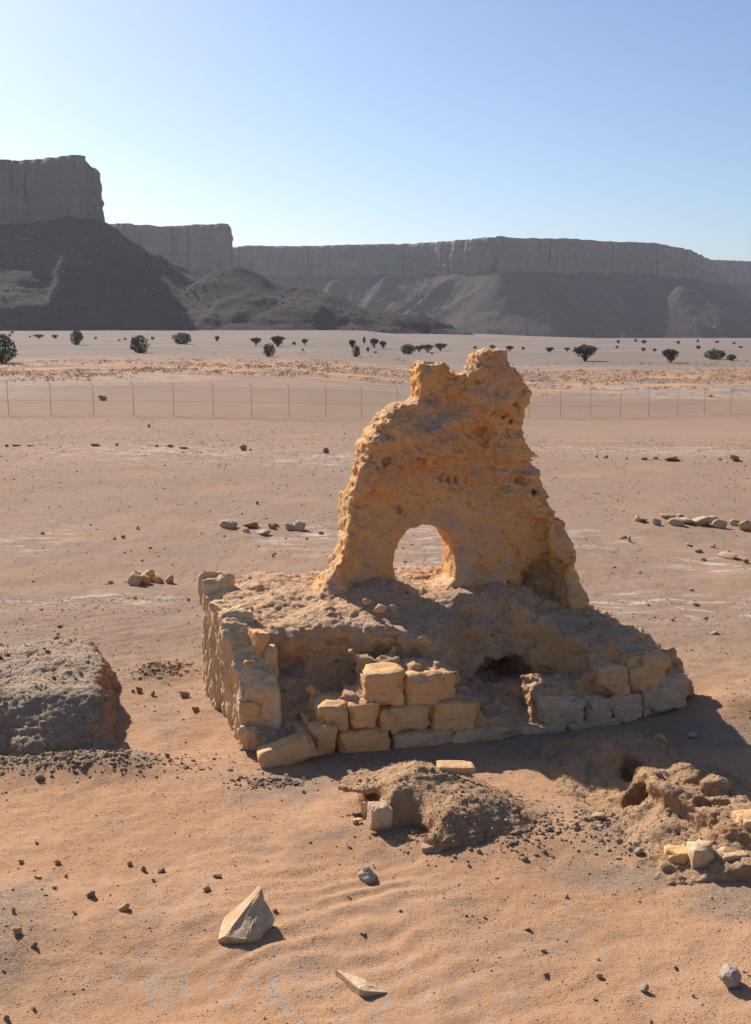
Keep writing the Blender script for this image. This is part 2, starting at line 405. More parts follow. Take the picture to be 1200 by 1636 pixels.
DIRT = [(110, 1220, 1.7, .5), (720, 1310, 1.5, .9), (1060, 1330, 1.3, 1.0), (640, 1215, 1.6, .5), (870, 1200, 1.6, .5), (1130, 1180, 1.2, .6),
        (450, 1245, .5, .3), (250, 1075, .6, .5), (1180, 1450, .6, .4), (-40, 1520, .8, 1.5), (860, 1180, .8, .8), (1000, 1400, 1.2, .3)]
SALT = [(250, 718, 5, 4), (340, 722, 2.5, 3), (1070, 708, 5, 4), (490, 860, 1.4, 2), (160, 957, 2.2, .7), (1130, 970, 2.5, 1.2), (990, 960, 1.2, 1.2), (930, 862, 1.5, 1.5),
        (700, 850, 2, 2.5), (60, 860, 1, 2), (520, 733, 3, 3), (700, 905, 2, 2), (1150, 900, 1.3, 1.2), (920, 700, 2, 2)]
CRUST = [(260, 1560, 1.0, .5), (480, 1590, 1.1, .4), (650, 1590, 1.2, .3), (930, 1480, .5, .6), (430, 1560, .8, .5)]
def masks(x, y):
    n = fbm(x, y, 0*x, .35, 4, 41); n2 = fbm(x, y, 0*x, 2.2, 3, 43)
    grav = S(y+3*n, 14.5, 20)*.9*(1-.3*S(n, .1, .5))
    side = S(y, 12, 16)*0
    grav = np.maximum(grav, .75*S(n+.5*n2, .12, .5)*S(y, 9, 12)); grav = np.maximum(grav, side)
    dirt = np.zeros_like(x); salt = np.zeros_like(x); cr = np.zeros_like(x)
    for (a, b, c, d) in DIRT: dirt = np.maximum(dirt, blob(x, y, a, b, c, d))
    for (a, b, c, d) in SALT: salt = np.maximum(salt, blob(x, y, a, b, c, d))
    for (a, b, c, d) in CRUST: cr = np.maximum(cr, blob(x, y, a, b, c, d))
    ns = fbm(x*.35, y, 0*x, .05, 3, 47)
    salt = np.maximum(salt, .9*S(y, 70, 85)*(1-S(y, 125, 150))*S(ns+.4*S(x, 5, 30)+.25*S(-x, 15, 25), .1, .45))
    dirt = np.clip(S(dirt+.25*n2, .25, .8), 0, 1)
    oc = np.exp(-((y-150)/38)**2)*S(y, 95, 115)
    return grav, dirt, salt, np.clip(cr, 0, 1), S(y, 80, 140), oc
def axis(fine0, fine1, step, lo, hi, g):
    a = list(np.arange(fine0, fine1+step*.5, step)); s = step
    while a[-1] < hi: s *= g; a.append(a[-1]+s)
    s = step; b = [fine0]
    while b[-1] > lo: s *= g; b.append(b[-1]-s)
    return np.array(b[::-1][:-1]+a)
gx = axis(-5.6, 5.6, .042, -4500, 4500, 1.028); gy = axis(9.0, 19.0, .036, -40, 5500, 1.021)
X, Y = np.meshgrid(gx, gy, indexing='ij'); Zg = ground_h(X, Y)
nxg, nyg = X.shape; ii = np.arange(nxg*nyg).reshape(nxg, nyg)
gq = np.stack([ii[:-1, :-1], ii[1:, :-1], ii[1:, 1:], ii[:-1, 1:]], -1).reshape(-1, 4)
gme = mesh_np('ground', np.stack([X, Y, Zg], -1).reshape(-1, 3), gq)
for nm, arr in zip(('gravel', 'dirt', 'salt', 'crust', 'far', 'ochre'), masks(X.ravel(), Y.ravel())):
    at = gme.attributes.new(nm, 'FLOAT', 'POINT'); at.data.foreach_set('value', arr.astype(np.float32))
gro = obj('ground', gme, 'ground_sand'); gro['kind'] = 'structure'

# ------------------------------------------------------------------ mesas and escarpment
def resample(P, step, closed=True):
    P = np.asarray(P, float); Pc = np.vstack([P, P[:1]]) if closed else P
    d = np.r_[0, np.cumsum(np.linalg.norm(np.diff(Pc, axis=0), axis=1))]; s = np.arange(0, d[-1], step)
    return np.stack([np.interp(s, d, Pc[:, i]) for i in range(2)], 1)
def rim_coord(X, Y, P):
    d = poly_sdf(X, Y, P); P = np.asarray(P, float); best = np.full(X.shape, 1e18); s = np.zeros(X.shape); L = 0.0
    for i in range(len(P)):
        a, b = P[i], P[(i+1) % len(P)]; e = b-a; le = np.linalg.norm(e)
        t = np.clip(((X-a[0])*e[0]+(Y-a[1])*e[1])/(le*le), 0, 1); q = (X-a[0]-e[0]*t)**2+(Y-a[1]-e[1]*t)**2
        ang = np.arctan2(Y-a[1], X-a[0]); m = q < best
        s = np.where(m, L+le*t+np.where((t <= 0) | (t >= 1), 60*ang, 0)*0, s); best = np.minimum(q, best); L += le
    return d, s
def talus_mesh(name, poly, box, step, zb, slope, spurs, seed, gul=14, zt=118):
    xs = np.arange(box[0], box[1], step); ys = np.arange(box[2], box[3], step)
    X, Y = np.meshgrid(xs, ys, indexing='ij')
    d, sp_ = rim_coord(X, Y, poly)
    wob = fbm(X, Y, 0*X, .008, 3, seed)
    g = fbm(sp_+14*wob, d*.22, 0*X, 1/75., 3, seed+1, ridged=True); g2 = fbm(sp_+9*wob, d*.25, 0*X, 1/21., 3, seed+2, ridged=True); g3 = fbm(sp_+5*wob, d*.4, 0*X, 1/8., 3, seed+6, ridged=True)
    z = zb - slope*np.maximum(d, 0)*(1+.22*wob) + (gul*g+5.5*g2+2.6*g3)*S(d, 0, 60)*(1-S(d, 130, 240)) + 4.0*fbm(X, Y, 0*X, .06, 5, seed+4, gain=.66)
    z = np.where(d < 0, np.minimum(zb+np.maximum(-d-6, 0)*6, zt), z)          # solid core and plateau
    for (cx, cy, zs, sl, ex, ang) in spurs:
        ca, sa = math.cos(ang), math.sin(ang); a = (X-cx)*ca+(Y-cy)*sa; b = -(X-cx)*sa+(Y-cy)*ca
        dd = np.hypot(np.maximum(np.abs(a)-ex, 0), b)
        z = np.maximum(z, zs - sl*dd*(1+.2*wob) + 5*fbm(X, Y, 0*X, 1/40., 3, seed+12, ridged=True)*S(dd, 3, 40) + 3*g2 + 1.5*g3)
    gz = ground_base(X, Y)
    ap = 9*np.exp(-np.maximum(d-120, 0)/70.)                      # alluvial apron at the foot
    z = np.maximum(z, gz - 2.5)
    z = np.where(z < gz+6, gz-2.5+(z-gz+2.5)*.9, z)
    Vv = np.stack([X, Y, z], -1).reshape(-1, 3); n, m = X.shape; ii = np.arange(n*m).reshape(n, m)
    q = np.stack([ii[:-1, :-1], ii[1:, :-1], ii[1:, 1:], ii[:-1, 1:]], -1).reshape(-1, 4)
    zz = z.ravel(); gg = gz.ravel(); keep = (zz[q] > gg[q]-2.4).any(1)
    return mesh_np(name, Vv, q[keep])
def cliff_mesh(name, poly, zb, zt, step, seed, rel=1.0):   # fluted, slotted, ledged wall of rock
    P = resample(poly, step); n = len(P)
    t = np.roll(P, -2, 0)-np.roll(P, 2, 0); t /= np.maximum(np.linalg.norm(t, axis=1), 1e-9)[:, None]
    area = np.sum(P[:, 0]*np.roll(P[:, 1], -1)-np.roll(P[:, 0], -1)*P[:, 1])
    nn = np.stack([t[:, 1], -t[:, 0]], 1)*(1 if area > 0 else -1)
    top = zt + 2.2*fbm(P[:, 0], P[:, 1], 0*P[:, 0], .012, 3, seed)+1.1*fbm(P[:, 0], P[:, 1], 0*P[:, 0], .09, 3, seed+9)
    rows = 30; L = []; sarc = np.arange(n)*step
    for k in range(rows):
        f = k/(rows-1.); z = (zb-6)*(1-f)+top*f
        x, y = P[:, 0], P[:, 1]
        flute = -np.abs(fbm(x, y, z*.10, .05, 3, seed+1))*8 + fbm(x, y, z*.12, .14, 3, seed+11)*2.2 + fbm(x, y, z*.1, .02, 2, seed+2)*6 + fbm(x, y, z*1.0, .16, 3, seed+5)*1.6
        crack = -5*np.maximum(0, fbm(x, y, z*.06, .03, 2, seed+7)-.35)*4
        sl_ = np.abs(fbm(sarc*.055, z*.004, 0*z, 1.0, 2, seed+13)); slot = -6.5*(1-S(sl_, .0, .075))*S(vnoise(sarc*.03, z*.035, 0*z+.5, seed+14), -.35, .25)
        crack = crack + slot
        ledge = 1.0*vnoise(0*x+.5, 0*x+.5, z*.13, seed+3) + 1.2*vnoise(x*.02, y*.02, z*.3, seed+4)
        off = rel*(flute+crack+ledge) + (1-f)*3*rel - 3*max(0, f-.93)/.07*rel
        L.append(np.stack([x+nn[:, 0]*off, y+nn[:, 1]*off, z], 1))
    V = np.concatenate(L); R = len(L); ii = np.arange(R*n).reshape(R, n)
    q = np.stack([ii[:-1], np.roll(ii[:-1], -1, 1), np.roll(ii[1:], -1, 1), ii[1:]], -1).reshape(-1, 4)
    if area < 0: q = q[:, ::-1]
    return mesh_np(name, V, q)
def plan(l): return [tuple(atd(x, 508, d)[:2]) for x, d in l]
# near mesa on the left, its nose at photo column 170
near_rim = plan([(-900, 880), (-420, 860), (-150, 850), (-40, 835), (60, 838), (110, 822), (150, 824), (166, 838), (160, 900), (120, 1010), (20, 1150), (-300, 1300), (-900, 1300)])
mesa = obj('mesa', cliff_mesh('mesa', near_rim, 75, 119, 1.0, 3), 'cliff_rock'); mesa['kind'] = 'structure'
pa = atd(375, 508, 800); pb = atd(150, 508, 775); pc = atd(10, 508, 790); pd = atd(440, 508, 790); pe = atd(530, 508, 790)
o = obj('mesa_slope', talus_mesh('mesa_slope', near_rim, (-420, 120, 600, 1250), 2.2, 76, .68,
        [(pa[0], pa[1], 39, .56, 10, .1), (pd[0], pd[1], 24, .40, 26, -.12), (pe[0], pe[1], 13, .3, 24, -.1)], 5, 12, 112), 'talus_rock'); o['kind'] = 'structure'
mid_rim = plan([(-500, 1500), (100, 1480), (200, 1420), (280, 1440), (330, 1415), (368, 1410), (371, 1450), (360, 1560), (250, 1800), (-300, 2000)])
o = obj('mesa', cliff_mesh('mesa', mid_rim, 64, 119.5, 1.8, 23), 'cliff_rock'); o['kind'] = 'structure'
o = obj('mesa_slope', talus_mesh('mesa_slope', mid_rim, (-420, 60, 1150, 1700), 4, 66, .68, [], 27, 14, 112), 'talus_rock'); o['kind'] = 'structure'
def dtop(y, z=120): return (z-CAMH)*FPX/(HORIZ-y)
long_rim = plan([(200, 2100), (380, dtop(393)), (450, dtop(393)), (560, dtop(391)), (650, dtop(389.5)), (715, dtop(385)), (795, dtop(379)), (850, dtop(382)), (905, dtop(382.5)), (1000, dtop(386)),
                 (1055, dtop(391)), (1108, dtop(400)), (1114, 2000), (1135, dtop(415)), (1200, dtop(418)), (1500, 2300), (1500, 3000), (200, 3000)])
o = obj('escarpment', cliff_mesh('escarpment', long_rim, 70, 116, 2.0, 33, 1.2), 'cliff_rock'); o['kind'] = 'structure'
sp = []
for px, d, zt, ex in ((905, 1590, 58, 40), (800, 1590, 64, 45), (620, 1690, 50, 40), (1000, 1600, 40, 30), (1080, 1620, 48, 35), (700, 1640, 45, 30)):
    p = atd(px, 508, d); sp.append((p[0], p[1], zt, .64, ex, math.pi/2+.1+.25*math.sin(px)))
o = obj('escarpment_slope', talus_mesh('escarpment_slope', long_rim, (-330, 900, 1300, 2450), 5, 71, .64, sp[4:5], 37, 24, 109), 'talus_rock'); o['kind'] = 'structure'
# ------------------------------------------------------------------ the ruin
def ruin_w(V): return RO[None] + V[:, :1]*EU[None] + V[:, 1:2]*EV[None] + np.array([[0, 0, 1.]])*V[:, 2:]
ruin = thing('ruined_building', 'crumbling yellow mudbrick ruin with an arched opening on a stone-faced podium', 'ruin', tuple(uv2w(2.4, 1.8)), 0)
RINV = -np.array(ruin.location)
def ruin_l(V): return ruin_w(V) + RINV[None]
VW = 2.62                                                        # front face of the standing wall
OUT = [(505, 990), (512, 945), (526, 915), (545, 885), (553, 850), (561, 812), (567, 772), (577, 738), (580, 715), (594, 690), (614, 668), (636, 653), (655, 647), (673, 638), (671, 598), (682, 581), (714, 583),
       (722, 592), (730, 596), (748, 601), (757, 595), (763, 568), (778, 558), (803, 559), (809, 582), (822, 598), (836, 622), (840, 645), (836, 672), (840, 700), (850, 738), (862, 770), (868, 790), (884, 815), (897, 845), (906, 880), (912, 915), (922, 945), (930, 985), (930, 1060), (505, 1060)]
outp = np.array([onv(x, y, VW) for x, y in OUT])
HOLE = [(634, 938), (632, 905), (635, 882), (643, 862), (657, 847), (677, 838), (700, 841), (716, 852), (726, 872), (729, 900), (727, 925), (716, 940), (674, 945)]
holep = np.array([onv(x, y, VW) for x, y in HOLE])
rightedge = outp[25:38]
def wall_sdf(U, V, Z):
    u2, z2 = U[:, 0, :], Z[:, 0, :]
    o2 = poly_sdf(u2, z2, outp)[:, None, :]; h2 = poly_sdf(u2, z2, holep)[:, None, :]
    th = .78 - .06*(Z-1.6) + .65*S(U, 3.4, 3.9)*(1-S(Z, 2.2, 2.9))
    vf = VW + .03*(Z-1.6)                                         # face leans back a little
    up = S(Z, 3.35, 3.9)                                          # rough upper part bulges over the plastered face
    vf = vf - .16*up*(1-S(U, 3.0, 3.6)) + .14*S(Z, 4.1, 4.6)*(1-S(U, 3.0, 3.3))
    vf = vf - .20*S(Z, 4.2, 4.8)*S(U, 3.2, 3.5)
    vf = vf - .22*np.exp(-((Z-3.45)/.32)**2)*(1-S(U, 1.5, 2.1)) + .12*np.exp(-((Z-3.05)/.16)**2)*(1-S(U, 1.7, 2.3))
    vf = vf - .13*(1-S(U, 1.0, 1.5))*(1-S(Z, 2.2, 3.4))           # left jamb stands proud
    for zc, dz in ((3.75, .10), (3.42, .09), (3.1, .08)):           # layered ledges on the right flank
        vf = vf - .12*np.exp(-((Z-zc)/dz)**2)*S(U, 3.55, 3.95)
    vf = vf - .10*S(U, 3.4, 4.0)*S(Z, 2.9, 3.3)
    re = np.interp(Z, rightedge[::-1, 1], rightedge[::-1, 0])
    vf = vf - .34*S(U, re-.62, re-.32)*(1-S(Z, 2.5, 3.6)) - .18*(1-S(Z, 1.4, 1.9))
    kk = 1-.8*np.exp(-(((U[:, :1, :]-2.7)/1.5)**2+((Z[:, :1, :]-2.4)/.95)**2)**2)
    vf = vf + kk*(.20*fbm(U[:, :1, :], 0*U[:, :1, :], Z[:, :1, :], 1.5, 4, 68)+.10*fbm(U[:, :1, :], 0*U[:, :1, :], Z[:, :1, :]*1.7, 3.5, 3, 69))
    slab = np.maximum(vf-V, V-(vf+th))
    f = smax(o2+0*V-.015, slab, .09)
    # shallow recess low on the right, beside the thicker flank
    nic = np.sqrt(((U-4.56)/.34)**2+((V-2.40)/.62)**2+((Z-1.58)/.44)**2)-1
    f = smax(f, -nic*.34, .05)
    nic = np.sqrt(((U-4.30)/.42)**2+((V-2.52)/.16)**2+((Z-2.05)/.75)**2)-1
    f = smax(f, -nic*.16, .12)
    # the arched opening, widening a little to the back; its sill keeps a rounded lip
    sill = smax(Z-(1.60+.09*np.exp(-((V-3.35)/.12)**2)+.10*S(U, 2.75, 3.0)), 0*Z-1, .01)
    f = smax(f, -smax(h2+.01*(V-VW)*0, -sill, .05), .07)
    return f
PITS = [(640, 818, .05), (640, 812, .045), (676, 811, .045), (697, 801, .03), (752, 806, .05), (790, 800, .03), (791, 810, .035), (786, 657, .05), (818, 645, .05), (822, 652, .05), (806, 665, .07), (815, 672, .06), (796, 793, .03),
        (830, 838, .035), (806, 851, .03), (847, 893, .035), (845, 905, .03), (812, 930, .03), (815, 780, .03), (795, 710, .035), (763, 735, .04), (782, 738, .035), (705, 762, .07), (730, 767, .07), (716, 768, .08),
        (830, 768, .08), (812, 765, .07), (850, 785, .06), (612, 738, .09), (640, 745, .05), (668, 735, .06), (868, 800, .06), (885, 823, .05), (765, 805, .02), (720, 800, .025), (742, 620, .025), (760, 650, .03)]
PITP = [(*onv(a, b, VW), r) for a, b, r in PITS]
def wall_rough(u, v, z):
    smooth = np.exp(-(((u-2.7)/1.5)**2+((z-2.4)/.95)**2)**2)        # plastered field round the arch
    k = 1-.80*smooth
    n = .09*k*fbm(u, v, z, 1.4, 3, 61) + .07*k*fbm(u, v, z*1.3, 4.2, 3, 62) + .05*fbm(u, v, z*1.8, 3.2, 3, 66)
    w = worley(u, v, z*1.25, 2.6, 63)
    n += k*(.05*(w-.45))
    n += .13*k*np.maximum(0, fbm(u, v, z*2.2, 2.3, 4, 64)-.15)*2
    n *= .62
    for (pu, pz, r) in PITP:
        d = np.sqrt((u-pu)**2+(z-pz)**2)
        r = max(r, .036); n += np.where(v < VW+.25, 2.0*r*np.exp(-(d/(r*.8))**4), 0)
    return n
def wall_fine(u, v, z, N):
    smooth = np.exp(-(((u-2.7)/1.5)**2+((z-2.4)/.95)**2)**2); k = 1-.6*smooth
    return k*(.045*fbm(u, v, z, 8, 4, 71)+.028*fbm(u, v, z, 22, 3, 72)) - .04*k*np.maximum(0, fbm(u, v, z*2, 7, 3, 73, ridged=True)-.45)*2
obj('arched_wall', sdf_mesh('arched_wall', wall_sdf, (.2, 1.45, .75), (5.75, 4.0, 5.75), .034, wall_rough, wall_fine, ruin_l), 'mudbrick_plaster', ruin)

BLK = [  # left group, bottom to top
    (500, 1162, 542, 1208, -.02, 'limestone_block'), (543, 1169, 624, 1206, -.02, 'limestone_block'), (632, 1171, 723, 1198, -.06, 'pale_stone'), (726, 1166, 818, 1196, -.10, 'pale_stone'),
    (513, 1127, 559, 1167, .10, 'limestone_block'), (561, 1123, 606, 1169, .02, 'limestone_block'), (607, 1135, 629, 1169, .05, 'limestone_block'), (628, 1131, 690, 1171, .02, 'limestone_block'), (692, 1125, 761, 1168, .0, 'limestone_block'),
    (588, 1077, 648, 1132, .08, 'limestone_block'), (652, 1079, 728, 1131, .06, 'limestone_block'),
    # right group
    (832, 1163, 906, 1177, -.02, 'pale_stone'), (910, 1153, 990, 1166, .0, 'pale_stone'),
    (868, 1119, 934, 1162, .05, 'pale_stone'), (940, 1119, 975, 1156, .05, 'pale_stone'), (977, 1110, 1027, 1155, .05, 'pale_stone'), (1027, 1106, 1039, 1147, .09, 'pale_stone'), (1038, 1088, 1100, 1147, .05, 'pale_stone'),
    (964, 1071, 1006, 1112, .14, 'limestone_block'), (1008, 1052, 1068, 1106, .12, 'limestone_block'),
    (480, 1168, 500, 1200, .1, 'limestone_block')]
EMB = []
for x0, y0, x1, y1, v, mm in BLK:
    EMB.append((onv(x0, y1, v)[0], onv(x1, y1, v)[0], v, onv((x0+x1)/2, y1, v)[1], onv((x0+x1)/2, y0, v)[1]))
def podium_sdf(U, V, Z):
    ztop = 1.66 - .16*np.maximum(VW-V, 0) - .06*S(U, 1.6, 2.4)*(1-S(V, .8, 2.2)) - .34*S(U, 3.4, 4.9)
    ztop = np.minimum(ztop, np.interp(U[:, :1, :1], [-2, 4.25, 4.55, 5.0, 5.6, 6.1, 6.4, 7], [2, 1.75, 1.46, 1.30, 1.0, .74, .10, -.5]) + .16*fbm(U[:, :, :1], V[:, :, :1], 0*U[:, :, :1], 1.9, 3, 85)*S(U[:, :1, :1], 4.2, 4.7))
    ztop = ztop + .13*np.exp(-((V-2.45)/.35)**2)*S(U, .3, .9)*(1-S(U, 1.7, 2.6))    # rubble at the jamb's foot
    ztop = np.minimum(ztop, 1.7-1.2*(V-4.0))
    # line of the eroded front at its top, along u
    uu = U[:, :1, :1]
    vt = np.interp(uu, [-.9, -.3, .4, 1.0, 1.5, 1.9, 2.15, 2.45, 2.9, 3.6, 4.1, 4.5, 5.0, 6.2], [1.3, 1.25, 1.30, 1.12, .95, .75, .85, 1.55, 2.10, 2.05, 1.55, .95, .66, .60])
    vb = np.interp(uu, [-.9, -.3, .4, 1.0, 1.5, 1.9, 2.15, 2.45, 2.9, 3.6, 4.1, 4.5, 5.0, 6.2], [1.1, 1.10, 1.05, .80, .55, .45, .55, 1.10, 1.40, 1.40, 1.0, .60, .48, .48])
    f01 = np.clip(Z/1.5, 0, 1)
    vf = vb*(1-f01)+vt*f01
    vf = vf + .14*np.exp(-((Z-.95)/.22)**2)*(1-S(U, 1.2, 1.7))      # undercut band in the left bay
    body = smax(smax((vf-V)*.92, (Z-ztop)*.95, .16), np.maximum(U-6.35, -.80-U), .1)
    # debris lying in the bays and behind the facing blocks
    left = Z-(.86-.66*np.clip(1.25-V, 0, 2) + .10*fbm(U, V, 0*U, 1.2, 2, 81) - .35*S(U, -.2, .9)*S(1.0-V, 0, .6))
    left = smax(left, np.maximum(U-1.6, -.72-U), .1); left = smax(left, .12-V, .05)
    back = smax(smax(Z-np.interp(uu, [.4, .8, 1.0, 2.2, 2.3, 2.6], [.1, .30, .60, .62, .3, .1])+.40*np.clip(V-.2, 0, .6), .22-V, .06), smax(U-2.35, .5-U, .05), .05)
    rgt = smax(Z-(.42-.33*np.clip(1.45-V, 0, 2)), np.maximum(U-4.6, 2.0-U), .1)
    rb = smax(smax(Z-np.interp(uu, [3.6, 3.9, 4.3, 5.9, 6.3], [.1, .40, .70, .60, .1])+.5*np.clip(V-.36, 0, .6), .36-V, .05), smax(U-6.3, 3.6-U, .05), .05)
    f = smin(smin(body, left, .12), smin(back, smin(rgt, rb, .1), .1), .10)
    for (ua, ub, v0, z0, z1) in EMB:
        if z1-z0 < .22: continue
        w_ = np.maximum(np.abs(U-(ua+ub)/2)-(ub-ua)/2-.04, (v0+(.10 if ua < 3 else .24))-V)
        f = smin(f, np.maximum(np.maximum(w_, V-.75), Z-(z1-.03+.30*np.clip(V-v0-.13, 0, .6))), .06)
    cave = np.sqrt(((U-3.42)/.50)**2+((V-1.62)/.72)**2+((Z-.44)/.20)**2)-1
    f = smax(f, -cave*.2, .04)
    for (cu, cv, cz, a, b, c) in ((-.30, 1.10, 1.12, .17, .2, .13), (.55, 1.15, 1.22, .25, .14, .07), (1.72, .72, 1.12, .07, .12, .05), (2.35, 1.0, 1.20, .10, .15, .13), (4.42, .55, .98, .12, .16, .07), (2.75, 1.6, .95, .12, .12, .12), (3.3, 1.7, 1.05, .1, .1, .08)):
        q = np.sqrt(((U-cu)/a)**2+((V-cv)/b)**2+((Z-cz)/c)**2)-1
        f = smax(f, -q*min(a, b, c), .03)
    return f
def pod_rough(u, v, z):
    n = .13*fbm(u, v, z, 1.2, 3, 91) + .13*fbm(u, v, z*1.5, 3.0, 4, 92)*(1-.7*S(z, 1.25, 1.42))
    n += .07*(worley(u, v, z*1.3, 2.4, 93)-.45)*(1-.8*S(z, 1.3, 1.45))
    return n
def pod_fine(u, v, z, N):
    top = S(N[:, 2], .4, .8)
    return .032*fbm(u, v, z, 8, 3, 95) + .022*fbm(u, v, z, 22, 2, 96) + top*.02*(fbm(u, v, z, 16, 2, 97)) - .035*np.maximum(0, fbm(u, v, z*1.6, 5, 3, 98, ridged=True)-.45)*2
obj('podium', sdf_mesh('podium', podium_sdf, (-1.05, .0, -.35), (6.6, 5.2, 2.1), .037, pod_rough, pod_fine, ruin_l), 'podium_earth', ruin)

def side_sdf(U, V, Z):
    vv = V[:1, :, :1]
    h = _h(np.floor(vv*2.3+.3).astype(np.int64), np.zeros_like(vv, np.int64), np.zeros_like(vv, np.int64), 5)
    top = np.interp(vv, [.4, .62, .8, 1.3, 1.8, 2.6, 3.4, 3.75, 4.0], [.55, .95, 1.15, 1.50, 1.54, 1.54, 1.60, 1.70, 1.40]) + .17*fbm(vv, 0*vv, 0*vv, 2.6, 3, 77) + .12*S(vv, 3.2, 3.6)*(1-S(vv, 3.75, 3.95)) + .04*h*S(vv, 1.2, 1.5)
    ul = -.93-.03*vv/3.5*3 + .02*_h(np.floor(vv*1.7).astype(np.int64), np.zeros_like(vv, np.int64), np.zeros_like(vv, np.int64), 8)
    f = np.maximum(np.maximum(ul-U, U-(ul+.50-.10*S(Z, 1, 1.5))), np.maximum(np.maximum(.50+.12*Z-V, V-3.95), Z-top))
    return f
def side_rough(u, v, z):
    return .16*fbm(u*1.5, v*2.6, z*.6, 1.0, 4, 101)+.07*fbm(u*1.5, v*9, z*1.1, 1.0, 3, 109)+.05*fbm(u, v, z, 3.5, 3, 102)+.05*np.maximum(0, fbm(u*2, v*9, z*.8, 1., 2, 103)-.2)
def side_fine(u, v, z, N):
    return .05*fbm(u*2, v*14, z*1.6, 1.0, 3, 104)+.02*fbm(u, v, z, 18, 2, 105)
obj('side_wall', sdf_mesh('side_wall', side_sdf, (-1.35, .25, -.35), (-.15, 4.2, 2.0), .03, side_rough, side_fine, ruin_l), 'bedded_stone', ruin)

# facing blocks: rounded, weathered boxes
def block_mesh(name, sx, sy, sz, seed, n=9, rough=.035, rnd=.16, taper=0.0):
    n = max(n, 9); rnd = rnd*.45; rg = np.random.default_rng(seed)
    bm = bmesh.new(); bmesh.ops.create_cube(bm, size=1.0)
    bmesh.ops.subdivide_edges(bm, edges=bm.edges[:], cuts=n, use_grid_fill=True)
    P = np.array([v.co for v in bm.verts])*2
    r = np.linalg.norm(np.sign(P)*np.maximum(np.abs(P)-(1-rnd*2), 0), axis=1)
    Q = np.clip(P, -(1-rnd*2), 1-rnd*2); D = P-Q; L = np.maximum(np.linalg.norm(D, axis=1), 1e-9)
    P = np.where((r > 1e-6)[:, None], Q + D/L[:, None]*np.minimum(L, rnd*2)[:, None], P)
    cw = rg.uniform(-.16, .16, (2, 2, 2, 3))                     # skewed corners
    W = [(1-P)/2, (1+P)/2]; off = 0
    for a_ in (0, 1):
        for b_ in (0, 1):
            for c_ in (0, 1): off = off + (W[a_][:, 0]*W[b_][:, 1]*W[c_][:, 2])[:, None]*cw[a_, b_, c_]
    P = P*1.04+off*np.array([.7, .7, .8])
    P *= np.array([sx, sy, sz])/2
    m = min(sx, sy, sz)
    d = P/np.maximum(np.linalg.norm(P, axis=1), 1e-9)[:, None]
    k = 1.0/m
    ed_ = np.sort(np.abs(P)/(np.array([sx, sy, sz])/2), axis=1)[:, 1]      # second largest: 1 near an edge
    chip = np.maximum(0, fbm(P[:, 0]+seed*1.7, P[:, 1], P[:, 2], k*2.2, 3, seed+8)+.05)*S(ed_, .55, .95)
    P = P - d*(chip*m*.5)[:, None]
    P = P + d*(rough*m*1.3*fbm(P[:, 0]+seed*3.3, P[:, 1], P[:, 2], k*1.1, 3, seed) + rough*m*1.6*fbm(P[:, 0]+seed, P[:, 1], P[:, 2], k*4, 3, seed+3))[:, None]
    P[:, 0] *= 1-taper*(P[:, 2]/sz)
    F = [[v.index for v in f.verts] for f in bm.faces]; bm.free()
    return mesh_np(name, P, np.array(F))
def facing(name, x0, y0, x1, y1, v, depth=.42, seed=0, m='limestone_block', rz=0, rx=0, rough=.035, rnd=.13, z0=None):
    ua, za = onv(x0, y1, v); ub, zb = onv(x1, y1, v); _, zc = onv((x0+x1)/2, y0, v); zl = onv((x0+x1)/2, y1, v)[1]
    if z0 is not None: zl = z0
    w, hgt = ub-ua, zc-zl
    c = uv2w((ua+ub)/2, v+depth/2, (zl+zc)/2)+RINV
    o = obj(name, block_mesh(name, w*1.0, depth, hgt*1.0, seed, rough=rough, rnd=rnd), m, ruin, tuple(c)); o.rotation_euler = (rx, math.radians(random.uniform(-2, 2)), RA+rz); return o
for i, (x0, y0, x1, y1, v, mm) in enumerate(BLK):
    facing('block', x0, y0, x1, y1, v, .46+.05*(i % 3), 200+i, mm, random.uniform(-.03, .03), 0, .075 if mm == 'pale_stone' else .06, .14)
# stacked stones at the broken end of the side wall
for i, (px, py, v, sx, sy, sz, rz) in enumerate(((413, 1026, 1.15, .20, .3, .34, .3), (430, 1056, 1.05, .20, .3, .44, .1), (395, 1072, .95, .24, .3, .36, .2), (403, 1132, .70, .36, .36, .34, -.1), (398, 1178, .58, .22, .3, .24, .2))):
    u, z = onv(px, py, v); c = uv2w(u, v, z)+RINV
    o = obj('stone', block_mesh('stone', sx, sy, sz, 300+i, 6, .06, .2), 'limestone_block', ruin, tuple(c)); o.rotation_euler = (random.uniform(-.1, .1), random.uniform(-.15, .15), RA+rz)

# ------------------------------------------------------------------ rocks
def rock_mesh(name, seed, sub=3, cuts=12, flat=.62, rough=.14):
    r = np.random.default_rng(seed); bm = bmesh.new(); bmesh.ops.create_icosphere(bm, subdivisions=sub, radius=1.0)
    P = np.array([v.co for v in bm.verts]); F = np.array([[v.index for v in f.verts] for f in bm.faces]); bm.free()
    for _ in range(cuts):
        n = r.normal(size=3); n /= np.linalg.norm(n); d = r.uniform(.30, .75)
        P = P - np.maximum(P@n-d, 0)[:, None]*n[None]
    P = P*(1+rough*fbm(P[:, 0]+seed, P[:, 1], P[:, 2], 1.6, 3, seed))[:, None] + 0
    P = P*(1+rough*.6*fbm(P[:, 0]+seed, P[:, 1], P[:, 2], 6, 2, seed+5))[:, None]
    P -= (P.max(0)+P.min(0))/2; P /= np.abs(P).max(0)                # unit half-extents
    return mesh_np(name, P, F)
ROCKS = {}
